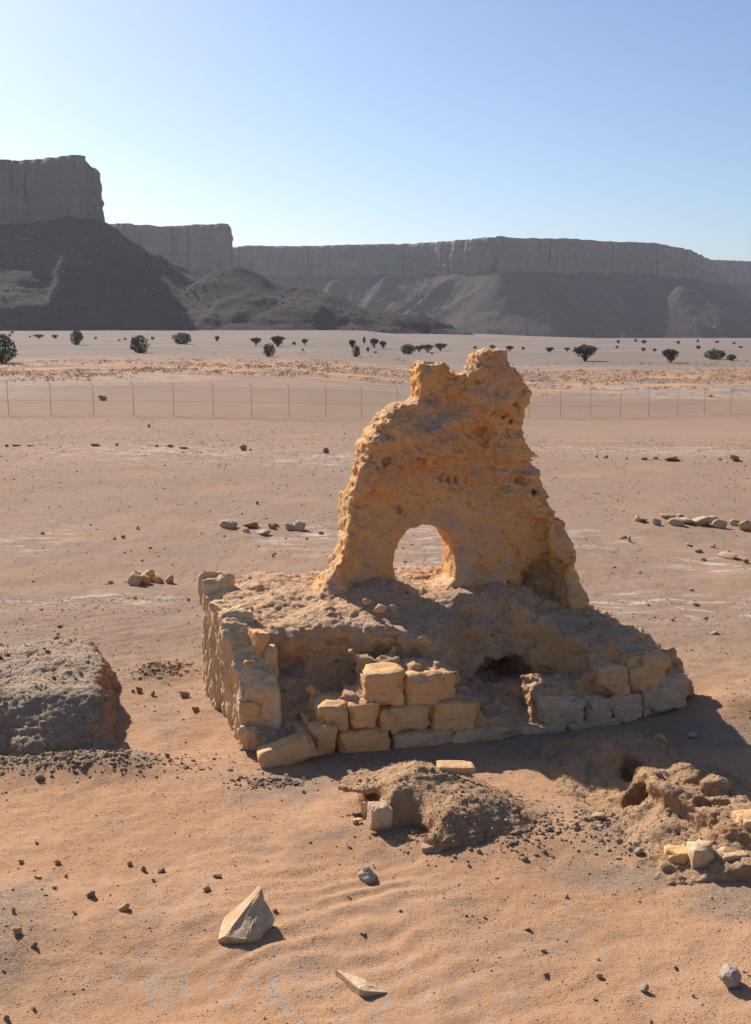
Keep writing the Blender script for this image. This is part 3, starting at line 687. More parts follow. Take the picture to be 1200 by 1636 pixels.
def rock(name, px, py, wpx, hpx, m, label, cat='stone', group=None, var=None, bury=.25, dratio=.8, rz=None, me=None, sub=2, smoothed=False, p=None):
    if p is None: p = ground_pt(px, py)
    d = (p[1]*CT+(CAMH-p[2])*ST); k_ = .8 if max(wpx, hpx) < 24 else .95; w = k_*wpx*d/FPX; h = k_*hpx*d/FPX
    v = (len(ROCKS) % 12) if var is None else var
    if me is None:
        key = (v, m, sub)
        if key not in ROCKS: ROCKS[key] = rock_mesh('rock', 500+v*7+sub, sub)
        me = ROCKS[key]
    o = obj(name, me, m); hz = h*.5/(1-bury)*1.05
    o.scale = (w/2, w/2*dratio, hz); o.location = (p[0], p[1]+w*.25, p[2]+hz*(1-2*bury)); o.rotation_euler = (0, 0, random.uniform(-.5, .5) if rz is None else rz)
    return tag(o, label, cat, group)

# wedge rock
def poly_rock(name, pts, m, seed, cuts=4, rough=.012):
    bm = bmesh.new()
    for p in pts: bm.verts.new(p)
    bmesh.ops.convex_hull(bm, input=bm.verts[:]); bmesh.ops.triangulate(bm, faces=bm.faces[:])
    bmesh.ops.subdivide_edges(bm, edges=bm.edges[:], cuts=cuts, use_grid_fill=True); bmesh.ops.triangulate(bm, faces=bm.faces[:])
    P = np.array([v.co for v in bm.verts]); F = np.array([[v.index for v in f.verts] for f in bm.faces]); 
    bm.normal_update(); N = np.array([v.normal for v in bm.verts]); bm.free()
    k = np.where(N[:, 0] > -.2, 2.2, .6)
    P = P+N*(k*rough*(fbm(P[:, 0]+seed, P[:, 1], P[:, 2], 9, 3, seed)+.5*fbm(P[:, 0], P[:, 1], P[:, 2], 30, 2, seed)))[:, None]
    return mesh_np(name, P, F, False)
a = ground_pt(350, 1507)
wr = obj('wedge_rock', poly_rock('wedge_rock', [(0, 0, -.08), (-.01, .0, .03), (.06, -.03, .08), (.37, .43, .33), (.33, .47, .31), (-.02, .34, .05), (-.02, .36, -.1), (.25, .5, -.1), (.50, .28, .12), (.50, .24, -.1), (.42, .06, -.1), (.34, .0, .05), (.24, -.04, .06)], 'pale_stone', 3), 'pale_stone', None, (a[0], a[1]+.02, a[2]))
tag(wr, 'pale wedge-shaped rock with a smooth face and sharp ridge, half sunk in sand', 'rock')
a = ground_pt(578, 1592)
sr = obj('stone_slab', poly_rock('stone_slab', [(-.27, .38, .0), (-.25, .36, .05), (-.02, 0, -.08), (-.02, .0, .07), (.05, -.01, .06), (.26, .03, .02), (.26, .05, -.05), (.0, .32, -.1), (.05, .12, .08)], 'pale_stone', 9, 3, .006), 'pale_stone', None, tuple(a))
tag(sr, 'thin pale triangular slab tip poking flat out of the sand', 'slab')
rock('cobble', 1168, 1577, 40, 31, 'grey_stone', 'round rough light grey cobble sitting alone on the sand', var=1, bury=.12, me=rock_mesh('rock', 77, 4, 0, .6, .30), dratio=.95)
rock('lump', 588, 1409, 34, 22, 'grey_stone', 'pitted grey and white lump below the front mound', var=2, me=rock_mesh('rock', 91, 4, 6, .6, .3))
# ------------------------------------------------------------------ mounds of eroded wall
def ident(o): return lambda V: V - np.array([[o[0], o[1], o[2]]])
MN = dict(r=lambda sd, a=1.0: (lambda u, v, z: a*(.15*fbm(u, v, z, 1.5, 3, sd)+.06*fbm(u, v, z*1.3, 4.5, 3, sd+1)+.02*(worley(u, v, z, 5, sd+2)-.45))),
          f=lambda sd, a=1.0: (lambda u, v, z, N: a*(.022*fbm(u, v, z, 9, 3, sd)+.026*fbm(u, v, z, 26, 2, sd+1)-.03*np.maximum(0, fbm(u, v, z*1.5, 6, 3, sd+4, ridged=True)-.4)*2)))
# left stump: flat top, steep broken right end
pr = atz(168, 1100, .72); pbk = atz(172, 1024, .72)
def stump_sdf(U, V, Z):
    right = pr[0]-.10+(V-pr[1])*(pbk[0]-pr[0])/(pbk[1]-pr[1]) + .42*np.clip(.72-Z, 0, 1)**1.2
    front = pr[1]-.02-1.15*np.clip(.74-Z, -.2, 1.2)-.34*fbm(U, 0*U, Z, .8, 3, 131)
    top = .74+.05*fbm(U, V, 0*U, .6, 2, 132)-.10*S(-U, 5, 7)
    right = right + .16*fbm(0*U, V, Z, 1.3, 3, 134)
    f = smax(smax(U-right, front-V, .22), smax(V-pbk[1]-.15, Z-top, .2), .14)
    und = np.sqrt(((U-right-.05)/.22)**2+((V-pr[1]-.6)/.8)**2+((Z-.36)/.16)**2)-1
    f = smax(f, -und*.15, .05)
    toe = np.sqrt(((U+3.15)/.35)**2+((V-pr[1]+.12)/.18)**2+((Z-.0)/.17)**2)-1
    return f+0*toe
t = tuple(atz(60, 1180)); 
o = obj('wall_stump', sdf_mesh('wall_stump', stump_sdf, (-7.6, 13.9, -.3), (-2.7, 18.1, 1.05), .036, MN['r'](140, .6), MN['f'](145, .9), ident(t)), 'dark_earth', None, t)
tag(o, 'flat-topped grey earth wall stump with dark crumbling front and orange broken end', 'mound')

# mound in front of the podium
MC = np.array([.70, 12.75])
def mound_sdf(U, V, Z):
    x, y = U-MC[0], V-MC[1]
    d = -poly_sdf(U[:, :, 0], V[:, :, 0], MPLAN)[:, :, None]+.10*fbm(U[:, :, :1], V[:, :, :1], 0*U[:, :, :1], 1.8, 3, 171)
    steep = np.interp(x[:, :, :1], [-1.1, -.5, .1, 1.0], [.10, .13, .26, .42])
    h = .56*(1-np.exp(-np.maximum(d, 0)/steep))*np.interp(x[:, :, :1], [-1.1, -.8, -.2, .5, 1.3], [.72, .85, 1, .82, .40]) + .5*np.minimum(d, 0) - .02
    f = (Z-h)*.75
    slab = smax(np.abs(Z-.38-.10*x-.05)-.045, np.sqrt(((x+.80)/.36)**2+((y-.42)/.34)**2)*.34-.34, .05)
    f = smin(f, slab, .06)
    for (cx, cy, cz, a, b, c) in CAVM:
        q = np.sqrt(((U-cx)/a)**2+((V-cy)/b)**2+((Z-cz)/c)**2)-1
        f = smax(f, -q*min(a, b, c), .04)
    nose = np.sqrt(((U-NOSE[0])/.20)**2+((V-NOSE[1])/.16)**2+((Z-.10)/.12)**2)-1
    return smin(f, nose*.13, .06)
MPLAN = np.array([atz(*q)[:2] for q in ((563, 1285), (588, 1322), (604, 1346), (650, 1336), (692, 1366), (760, 1366), (845, 1348), (884, 1322))]+[(2.0, 13.25), (1.3, 13.85), (.3, 13.9), (-.25, 13.55)])
CAVM = [(*atz(585, 1272, .22)[:2], .20, .26, .30, .12), (*atz(652, 1338, .08)[:2], .06, .24, .26, .17), (*atz(625, 1345, .0)[:2], .0, .14, .1, .06)]
NOSE = atz(705, 1350, .06)[:2]
t = (MC[0], MC[1], 0.0)
mound = thing('earth_mound', 'low crumbly brown earth mound with hollows and stones, in front of the ruin', 'mound', t)
obj('earth_core', sdf_mesh('earth_core', mound_sdf, (-.85, 11.5, -.25), (2.4, 14.2, .85), .027, MN['r'](160, .45), MN['f'](165, .6), ident(t)), 'mound_earth', mound)
def emb(parent, px, py, sx, sy, sz, mm, y=None, z=None, rz=0, seed=0, rx=0, ry=0, name='stone', rnd=.2, rough=.05):
    p = atz(px, py, z) - np.array(parent.location)
    o = obj(name, block_mesh(name, sx, sy, sz, seed, 6, rough, rnd), mm, parent, tuple(p)); o.rotation_euler = (rx, ry, rz); return o
emb(mound, 606, 1314, .24, .20, .46, 'pale_stone', z=.14, rz=.3, seed=411, rx=.12, rnd=.16)
emb(mound, 585, 1292, .10, .10, .20, 'pale_stone', z=.16, rz=.5, seed=412)
emb(mound, 574, 1314, .13, .10, .09, 'limestone_block', z=.05, rz=.2, seed=414)
emb(mound, 690, 1357, .24, .16, .10, 'brown_stone', z=.06, rz=.1, seed=415)
p = atz(729, 1226, .50)
o = obj('flat_stone', block_mesh('flat_stone', .42, .22, .085, 413, 6, .05, .2), 'limestone_block', None, tuple(p)); o.rotation_euler = (.05, .06, .15)
tag(o, 'flat pinkish stone lying on top of the front earth mound', 'stone')

# low wall remnant on the right
q0, q1, q2, q3 = atz(1010, 1240)[:2], atz(1085, 1310)[:2], atz(1190, 1365)[:2], atz(1330, 1400)[:2]
def rem_sdf(U, V, Z):
    d = np.minimum(np.minimum(seg_d(U, V, q0, q1), seg_d(U, V, q1, q2)), seg_d(U, V, q2, q3))
    n = fbm(U, V, 0*U, 1.6, 3, 181)
    h = .52 + .14*n
    wall = smax(d-.40-.10*n, Z-h, .14)
    fan = (Z-(.34-.36*np.clip(d-.30, 0, 2)))*.8
    f = smin(wall, fan, .10)
    dome = np.sqrt(((U-dm[0])/.46)**2+((V-dm[1])/.5)**2+((Z-.05)/.40)**2)-1
    f = smin(f, dome*.4, .08)
    knob = np.sqrt(((U-kn[0])/.22)**2+((V-kn[1])/.2)**2+((Z-.50)/.20)**2)-1
    f = smin(f, knob*.2, .08)
    for (c, cz, a, b, cc) in CAV:
        q = np.sqrt(((U-c[0])/a)**2+((V-c[1])/b)**2+((Z-cz)/cc)**2)-1
        f = smax(f, -q*min(a, b, cc), .04)
    return f
dm = atz(1018, 1225)[:2]; kn = atz(1140, 1255, .5)[:2]
CAV = [(atz(1030, 1270, .25)[:2], .22, .24, .20, .13), (atz(1010, 1225, .35)[:2], .28, .10, .15, .16), (atz(1075, 1320, .1)[:2], .10, .18, .2, .10), (atz(1105, 1300, .3)[:2], .20, .2, .16, .09), (atz(1140, 1285, .45)[:2], .40, .14, .09, .05)]
t = tuple(atz(1100, 1330))
rem = thing('wall_remnant', 'low pitted earth wall remnant with pale blocks set along its foot', 'ruin', t)
obj('earth_core', sdf_mesh('earth_core', rem_sdf, (1.55, 11.2, -.25), (5.6, 15.6, .95), .030, MN['r'](190, .8), MN['f'](195, .75), ident(t)), 'mound_earth', rem)
emb(rem, 1118, 1372, .26, .24, .36, 'pale_stone', z=.16, rz=.15, seed=421, rnd=.18, name='block')
emb(rem, 1166, 1374, .30, .26, .22, 'pale_stone', z=.14, rz=.1, seed=422, rnd=.12, name='block')
emb(rem, 1080, 1370, .24, .24, .20, 'limestone_block', z=.10, rz=-.2, seed=423, rnd=.25, name='block')
emb(rem, 1196, 1332, .30, .30, .42, 'limestone_block', z=.30, rz=.2, seed=424, rnd=.2, name='block')

# ------------------------------------------------------------------ single stones
G1 = 'loose stones scattered on the sand'
CW = {'pale_stone': 'pale', 'grey_stone': 'light grey', 'brown_stone': 'brown', 'limestone_block': 'tan'}
def auto_label(label, lst, i, mm, m):
    ms = [m if isinstance(m, str) else m[j % len(m)] for j in range(len(lst))]; same = sorted([j for j in range(len(lst)) if ms[j] == mm], key=lambda j: -lst[j][2]*lst[j][3])
    w, h = lst[i][2], lst[i][3]; k = same.index(i); sh = 'flat' if w > 2.4*h else ('upright' if h > w else 'chunky')
    size = 'largest ' if k == 0 else ('second largest ' if k == 1 else ('smallest ' if k == len(same)-1 and len(same) > 2 else 'small '+sh+' '))
    return size+CW[mm]+' '+label
def rocks(lst, m, label, group, name='stone', **k):
    for i, r_ in enumerate(lst):
        mm = m if isinstance(m, str) else m[i % len(m)]
        lab_ = label if isinstance(label, str) else label[i]
        if isinstance(label, str) and group: lab_ = auto_label(label, lst, i, mm, m)
        rock(name, r_[0], r_[1], r_[2], r_[3], mm, lab_, 'stone', group, var=int(r_[0]*7+r_[1]*3) % 12, **k)
rocks([(1024, 835, 24, 12), (1050, 839, 20, 14), (1068, 829, 26, 8), (1082, 841, 26, 12), (1100, 838, 30, 10), (1122, 840, 36, 15), (1150, 844, 24, 14), (1142, 832, 22, 9), (1174, 840, 20, 12), (1192, 848, 26, 17), (1088, 826, 12, 6)],
      ['pale_stone', 'grey_stone', 'pale_stone'], 'stone in the low row of stones on the plain', 'low row of pale stones', bury=.2)
rocks([(214, 936, 30, 20), (232, 933, 20, 18), (234, 928, 24, 18), (252, 932, 22, 18), (270, 932, 18, 16), (175, 933, 14, 6), (222, 922, 18, 12)],
      ['pale_stone', 'limestone_block'], 'stone of the small cluster on a sand patch behind the stump', 'small cluster of tan stones', bury=.2)
rocks([(362, 845, 26, 13), (372, 843, 20, 12), (400, 844, 30, 9), (392, 851, 16, 9), (420, 855, 26, 9), (435, 845, 16, 10), (462, 847, 20, 14), (478, 848, 24, 16), (512, 854, 14, 6), (440, 841, 14, 7)],
      ['pale_stone', 'grey_stone', 'brown_stone'], 'stone in the scattered ring beside the ruin wall', 'scattered ring of stones', bury=.2)
rocks([(22, 713, 22, 6), (10, 714, 8, 5), (46, 713, 18, 4), (152, 713, 18, 6), (186, 712, 6, 5), (272, 715, 12, 6), (292, 717, 20, 5), (388, 720, 16, 11), (521, 724, 13, 11), (400, 720, 6, 4), (250, 714, 8, 4)],
      'brown_stone', 'stone in the dark line of stones before the fence', 'dark stones lying before the fence', bury=.15)
rocks([(953, 731, 6, 5), (968, 732, 10, 6), (1030, 735, 14, 6), (1048, 734, 12, 6), (1075, 737, 30, 8), (1176, 737, 24, 11), (1150, 735, 6, 4), (1001, 734, 5, 4), (856, 730, 8, 5)],
      'brown_stone', 'clod on the open plain beyond the ruin', 'brown clods on the plain', bury=.15)
rock('stone', 237, 683, 9, 7, 'pale_stone', 'small white stone standing alone just in front of the fence', group=None, bury=.1)
rock('stone', 163, 640, 17, 11, 'brown_stone', 'brown boulder lying just behind the wire fence', bury=.1)
rocks([(220, 846, 8, 7), (411, 806, 6, 6), (182, 862, 7, 5), (196, 860, 9, 6), (68, 853, 9, 4), (240, 877, 8, 4), (436, 890, 6, 5), (95, 1003, 12, 6), (92, 1015, 7, 5), (216, 957, 6, 4), (490, 862, 8, 4), (300, 960, 8, 6), (65, 975, 8, 4)],
      ['grey_stone', 'brown_stone'], 'stone lying singly on the gravel plain behind the stump', 'small stones on the gravel plain', bury=.2)
rocks([(1140, 875, 11, 8), (995, 861, 18, 6), (1006, 866, 8, 12), (1102, 873, 14, 6), (1117, 883, 18, 6), (1165, 893, 34, 10), (1125, 896, 12, 6), (1192, 900, 12, 8), (985, 1000, 12, 9), (1075, 993, 8, 6), (1128, 990, 10, 6), (1113, 968, 14, 6), (1105, 944, 9, 5), (982, 907, 8, 3), (1142, 1014, 16, 7)],
      ['grey_stone', 'brown_stone', 'pale_stone'], 'stone on the stony ground beside the ruin flank', 'small stones beside the ruin flank', bury=.2)
rocks([(222, 1107, 14, 12), (243, 1112, 12, 10), (294, 1115, 22, 13), (312, 1137, 16, 10), (62, 1248, 22, 12), (267, 1210, 10, 8), (270, 1217, 8, 6), (212, 1107, 8, 6)],
      'brown_stone', 'stone on the sand between stump and side wall', 'stones between stump and side wall', bury=.2)
rocks([(58, 1349, 8, 6), (92, 1381, 13, 9), (105, 1402, 8, 6), (60, 1404, 14, 5), (144, 1434, 18, 13), (197, 1455, 22, 13), (118, 1461, 11, 6), (206, 1384, 14, 9), (229, 1393, 12, 11), (329, 1425, 20, 10), (347, 1404, 18, 6), (33, 1380, 12, 8), (20, 1459, 11, 10), (27, 1494, 19, 15), (53, 1515, 14, 11), (52, 1614, 13, 8), (10, 1632, 14, 12), (244, 1408, 9, 5), (86, 1421, 10, 5), (6, 1554, 8, 6), (257, 1395, 16, 8)],
      ['brown_stone', 'limestone_block'], 'stone on the sandy slope below the wall stump', 'loose stones below the stump', bury=.2)
rocks([(580, 1495, 14, 8), (438, 1457, 13, 6), (958, 1563, 15, 10), (1029, 1586, 22, 16), (873, 1560, 14, 7), (868, 1521, 12, 6), (905, 1435, 9, 7), (843, 1487, 13, 6), (957, 1309, 24, 9), (1020, 1366, 18, 13), (1080, 1549, 10, 7), (952, 1599, 10, 5), (775, 1468, 8, 6), (640, 1458, 8, 5), (1108, 1594, 7, 7), (1041, 1636, 8, 8)],
      ['grey_stone', 'brown_stone', 'pale_stone'], 'loose stone on the open sand around the slab tip', 'loose stones on foreground sand', bury=.2)
rocks([(1058, 1196, 26, 22)], 'limestone_block', 'tan cube-like stone beside the low wall remnant, in shadow', None, bury=.1)
rocks([(1107, 1180, 20, 12)], 'grey_stone', 'grey stone alone on the shaded sand beside the podium end', None, bury=.15)
rocks([(922, 1280, 8, 7), (937, 1272, 9, 7), (780, 1220, 9, 6), (700, 1207, 6, 5), (985, 1178, 8, 5), (1000, 1215, 8, 6), (860, 1215, 7, 5), (650, 1203, 7, 5)], 'pale_stone', 'stone on the shaded ground at the podium foot', 'small stones in the podium shadow', bury=.2)
# stones resting on the podium top and the corner stone
for i, (px, py, z, s, lab) in enumerate(((608, 975, 1.66, .24, 'largest pale stone lying on the podium top below the arch'), (586, 962, 1.70, .17, 'pointed white stone on the podium beside the wall foot'), (631, 972, 1.67, .14, 'smallest tan stone on the podium top, beside the largest pale stone'))):
    p = atz(px, py, z); o = obj('stone', rock_mesh('rock', 700+i, 3), 'pale_stone'); o.scale = (s/2, s*.4, s*.36); o.location = (p[0], p[1], p[2]+s*.1); o.rotation_euler = (0, 0, .4*i); tag(o, lab, 'stone')
p = ground_pt(455, 1222)
o = obj('corner_stone', block_mesh('corner_stone', .74, .42, .34, 431, 8, .07, .22), 'limestone_block'); o.location = (p[0], p[1]+.2, p[2]+.10); o.rotation_euler = (-.1, -.32, .28)
tag(o, 'large tilted rounded stone where the block courses meet the side wall', 'stone')
# broken stones on the slope of the right flank
for i, (px, py, v, s) in enumerate(((985, 1010, 1.3, .26), (1003, 1028, 1.1, .2), (968, 1018, 1.2, .18), (945, 1125, .2, .12), (925, 1112, .4, .18), (1050, 1060, .35, .3))):
    u, z = onv(px, py, v); o = obj('stone', rock_mesh('rock', 720+i, 3), 'limestone_block', ruin, tuple(uv2w(u, v, z)+RINV)); o.scale = (s*.7, s*.5, s*.45); o.rotation_euler = (0, .3, i)

# ------------------------------------------------------------------ fence
posts = [(14, 663), (82, 663), (150, 664), (214, 664), (278, 664.5), (341, 665.5), (402, 666), (462, 667), (521, 667.5), (578, 668), (635, 668.5), (690, 669), (743, 669), (795, 668.5), (845, 668), (895, 668), (943, 667.5), (991, 666.5), (1036, 665), (1082, 663.5), (1125, 662), (1167, 660)]
hp = np.interp([p[0] for p in posts], [14, 462, 635, 845, 1000, 1167], [58, 56, 52, 48, 47, 44])
PP = [ground_pt(*p) for p in posts]
fence = thing('wire_fence', 'tan wire mesh fence on thin bent-topped posts crossing the plain', 'fence', tuple(PP[10]))
F0 = np.array(PP[10]); FH = 2.25
def tube(pts, r, n=6):
    V, Fc = [], []
    pts = [Vector(p) for p in pts]
    for i, p in enumerate(pts):
        t = (pts[min(i+1, len(pts)-1)]-pts[max(i-1, 0)]).normalized(); a = t.orthogonal().normalized(); b = t.cross(a)
        for k in range(n): V.append(p+(a*math.cos(k*2*math.pi/n)+b*math.sin(k*2*math.pi/n))*r)
    for i in range(len(pts)-1):
        for k in range(n): Fc.append([i*n+k, i*n+(k+1) % n, (i+1)*n+(k+1) % n, (i+1)*n+k])
    Fc.append(list(range(n))[::-1]); Fc.append([(len(pts)-1)*n+k for k in range(n)])
    return V, Fc
V, Fc = tube([(0, 0, -.3), (0, 0, FH-.28), (-.02, -.03, FH-.2), (-.14, -.16, FH)], .022, 8); pme = mesh_np('post', V, Fc)
PPx = [PP[0]+(PP[0]-PP[1])]+PP+[PP[-1]+(PP[-1]-PP[-2])*k_ for k_ in (1, 2)]
for i, p in enumerate(PPx):
    p = np.array([p[0], p[1], float(ground_h(p[0], p[1]))]); PPx[i] = p
    obj('post', pme, 'fence_paint', fence, tuple(p-F0)).rotation_euler = (0, 0, random.uniform(-.15, .15))
for zz in (.08, .98, FH-.32):
    pts = []
    for a, b in zip(PPx[:-1], PPx[1:]):
        pts += [tuple(a-F0+np.array([0, 0, zz])), tuple((a+b)/2-F0+np.array([0, 0, zz-.02]))]
    pts.append(tuple(PPx[-1]-F0+np.array([0, 0, zz]))); V, Fc = tube(pts,   .006 if zz != .98 else .008, 4); obj('wire', mesh_np('wire', V, Fc), 'fence_wire', fence)
VV, FF = [], []                                                   # chain link mesh
def thin(a, b, r):
    d = Vector(b)-Vector(a); n = Vector((-d.y, d.x, 0)).normalized() if abs(d.x)+abs(d.y) > 1e-6 else Vector((0, 1, 0)); w = d.cross(n).normalized()
    k = len(VV)
    for e in (a, b):
        for q in (n, -n*.5+w*.87, -n*.5-w*.87): VV.append(tuple(Vector(e)+q*r))
    for j in range(3): FF.append([k+j, k+(j+1) % 3, k+3+(j+1) % 3, k+3+j])
for a, b in zip(PPx[:-1], PPx[1:]):
    a, b = a-F0, b-F0; L = np.linalg.norm((b-a)[:2]); hh = FH-.40; n = int(L/.11)
    for s_ in (1, -1):
        for k in range(-int(hh/.11), n+int(hh/.11)+1):
            x0, x1 = k*.11, k*.11+s_*hh; z0, z1 = .06, .06+hh
            def cl(x): return min(max(x, 0), L)
            if max(x0, x1) < 0 or min(x0, x1) > L: continue
            za = z0+(cl(x0)-x0)/(x1-x0)*hh; zb_ = z0+(cl(x1)-x0)/(x1-x0)*hh
            pa_ = a+(b-a)*(cl(x0)/L); pb_ = a+(b-a)*(cl(x1)/L)
            if abs(za-zb_) < .02: continue
            thin((pa_[0], pa_[1], pa_[2]+za), (pb_[0], pb_[1], pb_[2]+zb_), .0026)
o = obj('wire_mesh', mesh_np('wire_mesh', VV, np.array(FF), False), 'fence_wire', fence); o['kind'] = 'stuff'

# ------------------------------------------------------------------ trees
def leaves(P, size, rng):
    n = len(P); a = rng.normal(size=(n, 3)); a /= np.linalg.norm(a, axis=1)[:, None]; b = np.cross(a, rng.normal(size=(n, 3))); b /= np.linalg.norm(b, axis=1)[:, None]
    s = size*rng.uniform(.6, 1.4, n)[:, None]
    V = np.stack([P-a*s, P+b*s*.55, P+a*s, P-b*s*.55], 1).reshape(-1, 3); return V, np.arange(4*n).reshape(n, 4)
def tree_meshes(kind, seed):
    rng = np.random.default_rng(seed); tw_v, tw_f = [], []
    def br(pts, r):
        V, Fc = tube(pts, r, 4); k = len(tw_v); tw_v.extend([tuple(v) for v in V]); tw_f.extend([[i+k for i in f] for f in Fc])
    P = []
    nb = 9 if kind != 'green' else 12
    for i in range(nb):
        an = i*2.4+rng.uniform(-.4, .4); rr = rng.uniform(.10, .42)
        if kind == 'umbrella': tip = np.array([rr*math.cos(an), rr*math.sin(an), rng.uniform(.72, .92)])
        elif kind == 'cone': tip = np.array([rr*math.cos(an), rr*math.sin(an), rng.uniform(.70, .95)-.3*rr])
        else: tip = np.array([rr*math.cos(an), rr*math.sin(an), rng.uniform(.25, .85)])
        mid = tip*np.array([.45, .45, .5])+rng.normal(0, .02, 3)
        br([(0, 0, -.06), tuple(mid), tuple(tip)], .012)
        for j in range(5):
            t2 = tip+rng.normal(0, .10, 3)*np.array([1, 1, .5]); br([tuple(tip*.8+mid*.2), tuple(t2)], .006)
    N = 2300
    c = rng.uniform(-1, 1, (N*6, 3)); x, y, z = c.T; zz = (z+1)/2; r = np.hypot(x, y)
    lump = fbm(x*1.0+seed, y, zz*1.5, 2.4, 3, seed)
    if kind == 'umbrella': ok = (r < (.25+.80*zz)*(.85+.3*lump)) & (zz > .26+.1*lump) & (zz < .95-.28*r**2+.12*lump); dens = .3+.7*S(zz, .3, .6)
    elif kind == 'cone': ok = (r < (.10+.95*zz**.8)*(.85+.35*lump)) & (zz < .98-.3*r**2+.12*lump) & (zz > .04); dens = .45+.55*S(zz, .1, .5)
    else: ok = ((r/(.92+.25*lump))**2+((zz-.50)/(.50+.12*lump))**2 < 1) & (lump > -.28); dens = .35+.65*S(r+np.abs(zz-.5), .2, .8)
    ok &= rng.uniform(size=len(x)) < dens; ok &= (fbm(x+9, y, zz, 5, 2, seed+3) > -.18)
    Q = np.stack([x/2, y/2, zz], 1)[ok][:N]
    V, Fq = leaves(Q, .034, rng)
    return mesh_np('trunk', tw_v, tw_f), mesh_np('crown', V, Fq, False)
TM = {(k, s): tree_meshes(k, 900+i) for i, (k, s) in enumerate([('umbrella', 0), ('umbrella', 1), ('cone', 0), ('cone', 1), ('green', 0), ('green', 1), ('green', 2)])}
def leafmat(me, m): me.materials.clear(); me.materials.append(MATS[m])
TMM = {}
def tree(name, px, py, w, h, kind, var, lm, label, group):
    p = ground_pt(px, py); d = p[1]; W, Hh = w*d/FPX, h*d/FPX
    t = thing(name, label, 'tree' if name == 'acacia_tree' else 'bush', tuple(p), random.uniform(0, 6), group)
    key = (kind, var, lm)
    if key not in TMM:
        a, b = TM[(kind, var)]; a, b = a.copy(), b.copy(); a.materials.append(MATS['bark']); b.materials.append(MATS[lm]); TMM[key] = (a, b)
    a, b = TMM[key]
    for nm, me in (('trunk', a), ('crown', b)):
        o = obj(nm, me, None, t); o.scale = (W, W, Hh)
tree('bush', 3, 580, 50, 46, 'green', 0, 'green_leaf', 'dark green bush standing apart, largest of the green bushes', None)
tree('bush', 123, 551, 22, 24, 'green', 1, 'grey_leaf', 'upright grey-green bush on the pale plain below the mesa', None)
tree('bush', 224, 564, 34, 28, 'green', 2, 'green_leaf', 'rounded bright green bush at the edge of the dry grass', None)
tree('bush', 291, 550, 33, 18, 'green', 0, 'grey_leaf', 'wide dark grey-green bush below the mesa slope', None)
tree('bush', 430, 570, 20, 21, 'green', 1, 'green_leaf', 'olive bush in front of the umbrella acacias at the mesa foot', None)
tree('bush', 569, 570, 14, 18, 'green', 2, 'grey_leaf', 'narrow upright bush beside a leaning acacia', None)
tree('bush', 1142, 574, 36, 15, 'green', 0, 'acacia_leaf', 'wide low brownish bush beside a smaller round one', None)
tree('bush', 1168, 576, 18, 10, 'green', 1, 'acacia_leaf', 'small round brownish bush beside a wider one', None)
tree('acacia_tree', 935, 577, 54, 26, 'cone', 0, 'acacia_leaf', 'broadest dark acacia of the plain, spreading from its base', None)
tree('acacia_tree', 1071, 580, 34, 22, 'cone', 1, 'acacia_leaf', 'funnel-shaped acacia narrowing to a single pointed foot', None)
tree('acacia_tree', 652, 566, 26, 16, 'green', 1, 'acacia_leaf', 'dark leaning acacia at the end of the row of four', None)
for i, (px, py, w, h) in enumerate(((670, 563, 20, 11), (683, 563, 28, 13), (704, 561, 30, 13))):
    tree('acacia_tree', px, py, w, h, 'umbrella', i % 2, 'acacia_leaf', 'flat-topped acacia in the tight row behind the ruin', 'row of flat-topped acacias')
for i, (px, py, w, h) in enumerate(((62, 541, 25, 7), (88, 541, 15, 6), (409, 552, 26, 13), (444, 554, 29, 17), (487, 552, 15, 11), (563, 557, 15, 14), (598, 557, 21, 17), (612, 557, 15, 12), (814, 562, 18, 10), (878, 563, 17, 8), (906, 562, 14, 7), (347, 546, 10, 9), (244, 544, 9, 6))):
    tree('acacia_tree', px, py, w, h, ('umbrella', 'cone')[i % 2], i % 2, 'acacia_leaf', 'small dark acacia scattered over the pale plain below the cliffs', 'scattered small acacias on the plain')
small = [(16, 538, 5, 5), (20, 533, 6, 4), (153, 542, 5, 4), (48, 539, 4, 3), (200, 543, 6, 3), (190, 545, 5, 3), (470, 551, 7, 5), (582, 549, 5, 11), (759, 557, 8, 4), (787, 557, 10, 6), (836, 559, 6, 5), (588, 561, 7, 6), (600, 564, 6, 3), (484, 560, 5, 3), (690, 566, 6, 3)]
rr = random.Random(5)
for k in range(13): small.append((rr.uniform(985, 1195), rr.uniform(545, 562), rr.uniform(4, 9), rr.uniform(3, 6)))
for i, (px, py, w, h) in enumerate(small):
    tree('bush', px, py, w, h, 'green', i % 3, ('acacia_leaf', 'grey_leaf')[i % 2], 'tiny distant desert shrub on the far plain', 'tiny distant shrubs')

# ------------------------------------------------------------------ uncountable cover: dry grass, gravel, scree
rng = np.random.default_rng(11)
n = 16000; yy = rng.uniform(112, 215, n); xx = rng.uniform(-.45, .50, n)*yy
dn = fbm(xx*.4, yy, 0*xx, .06, 3, 201)+.25*np.exp(-((yy-150)/28)**2)+.12*S(np.abs(xx+30), 0, 40)*0
dn = dn+.6*fbm(xx*.5, yy, 0*xx, .35, 2, 205); k = (dn > .30) & (rng.uniform(size=n) < .38); xx, yy = xx[k], yy[k]
zz = ground_h(xx, yy); Pts = []
for _ in range(9):
    w = rng.uniform(.10, .38, len(xx)); Pts.append(np.stack([xx+rng.normal(0, 1, len(xx))*w, yy+rng.normal(0, 1, len(xx))*w, zz+rng.uniform(.02, .30, len(xx))], 1))
V, Fq = leaves(np.concatenate(Pts), .10, rng)
o = obj('dry_grass', mesh_np('dry_grass', V, Fq, False), 'dry_grass'); o['kind'] = 'stuff'; o['label'] = 'orange dry grass tufts across the plain'
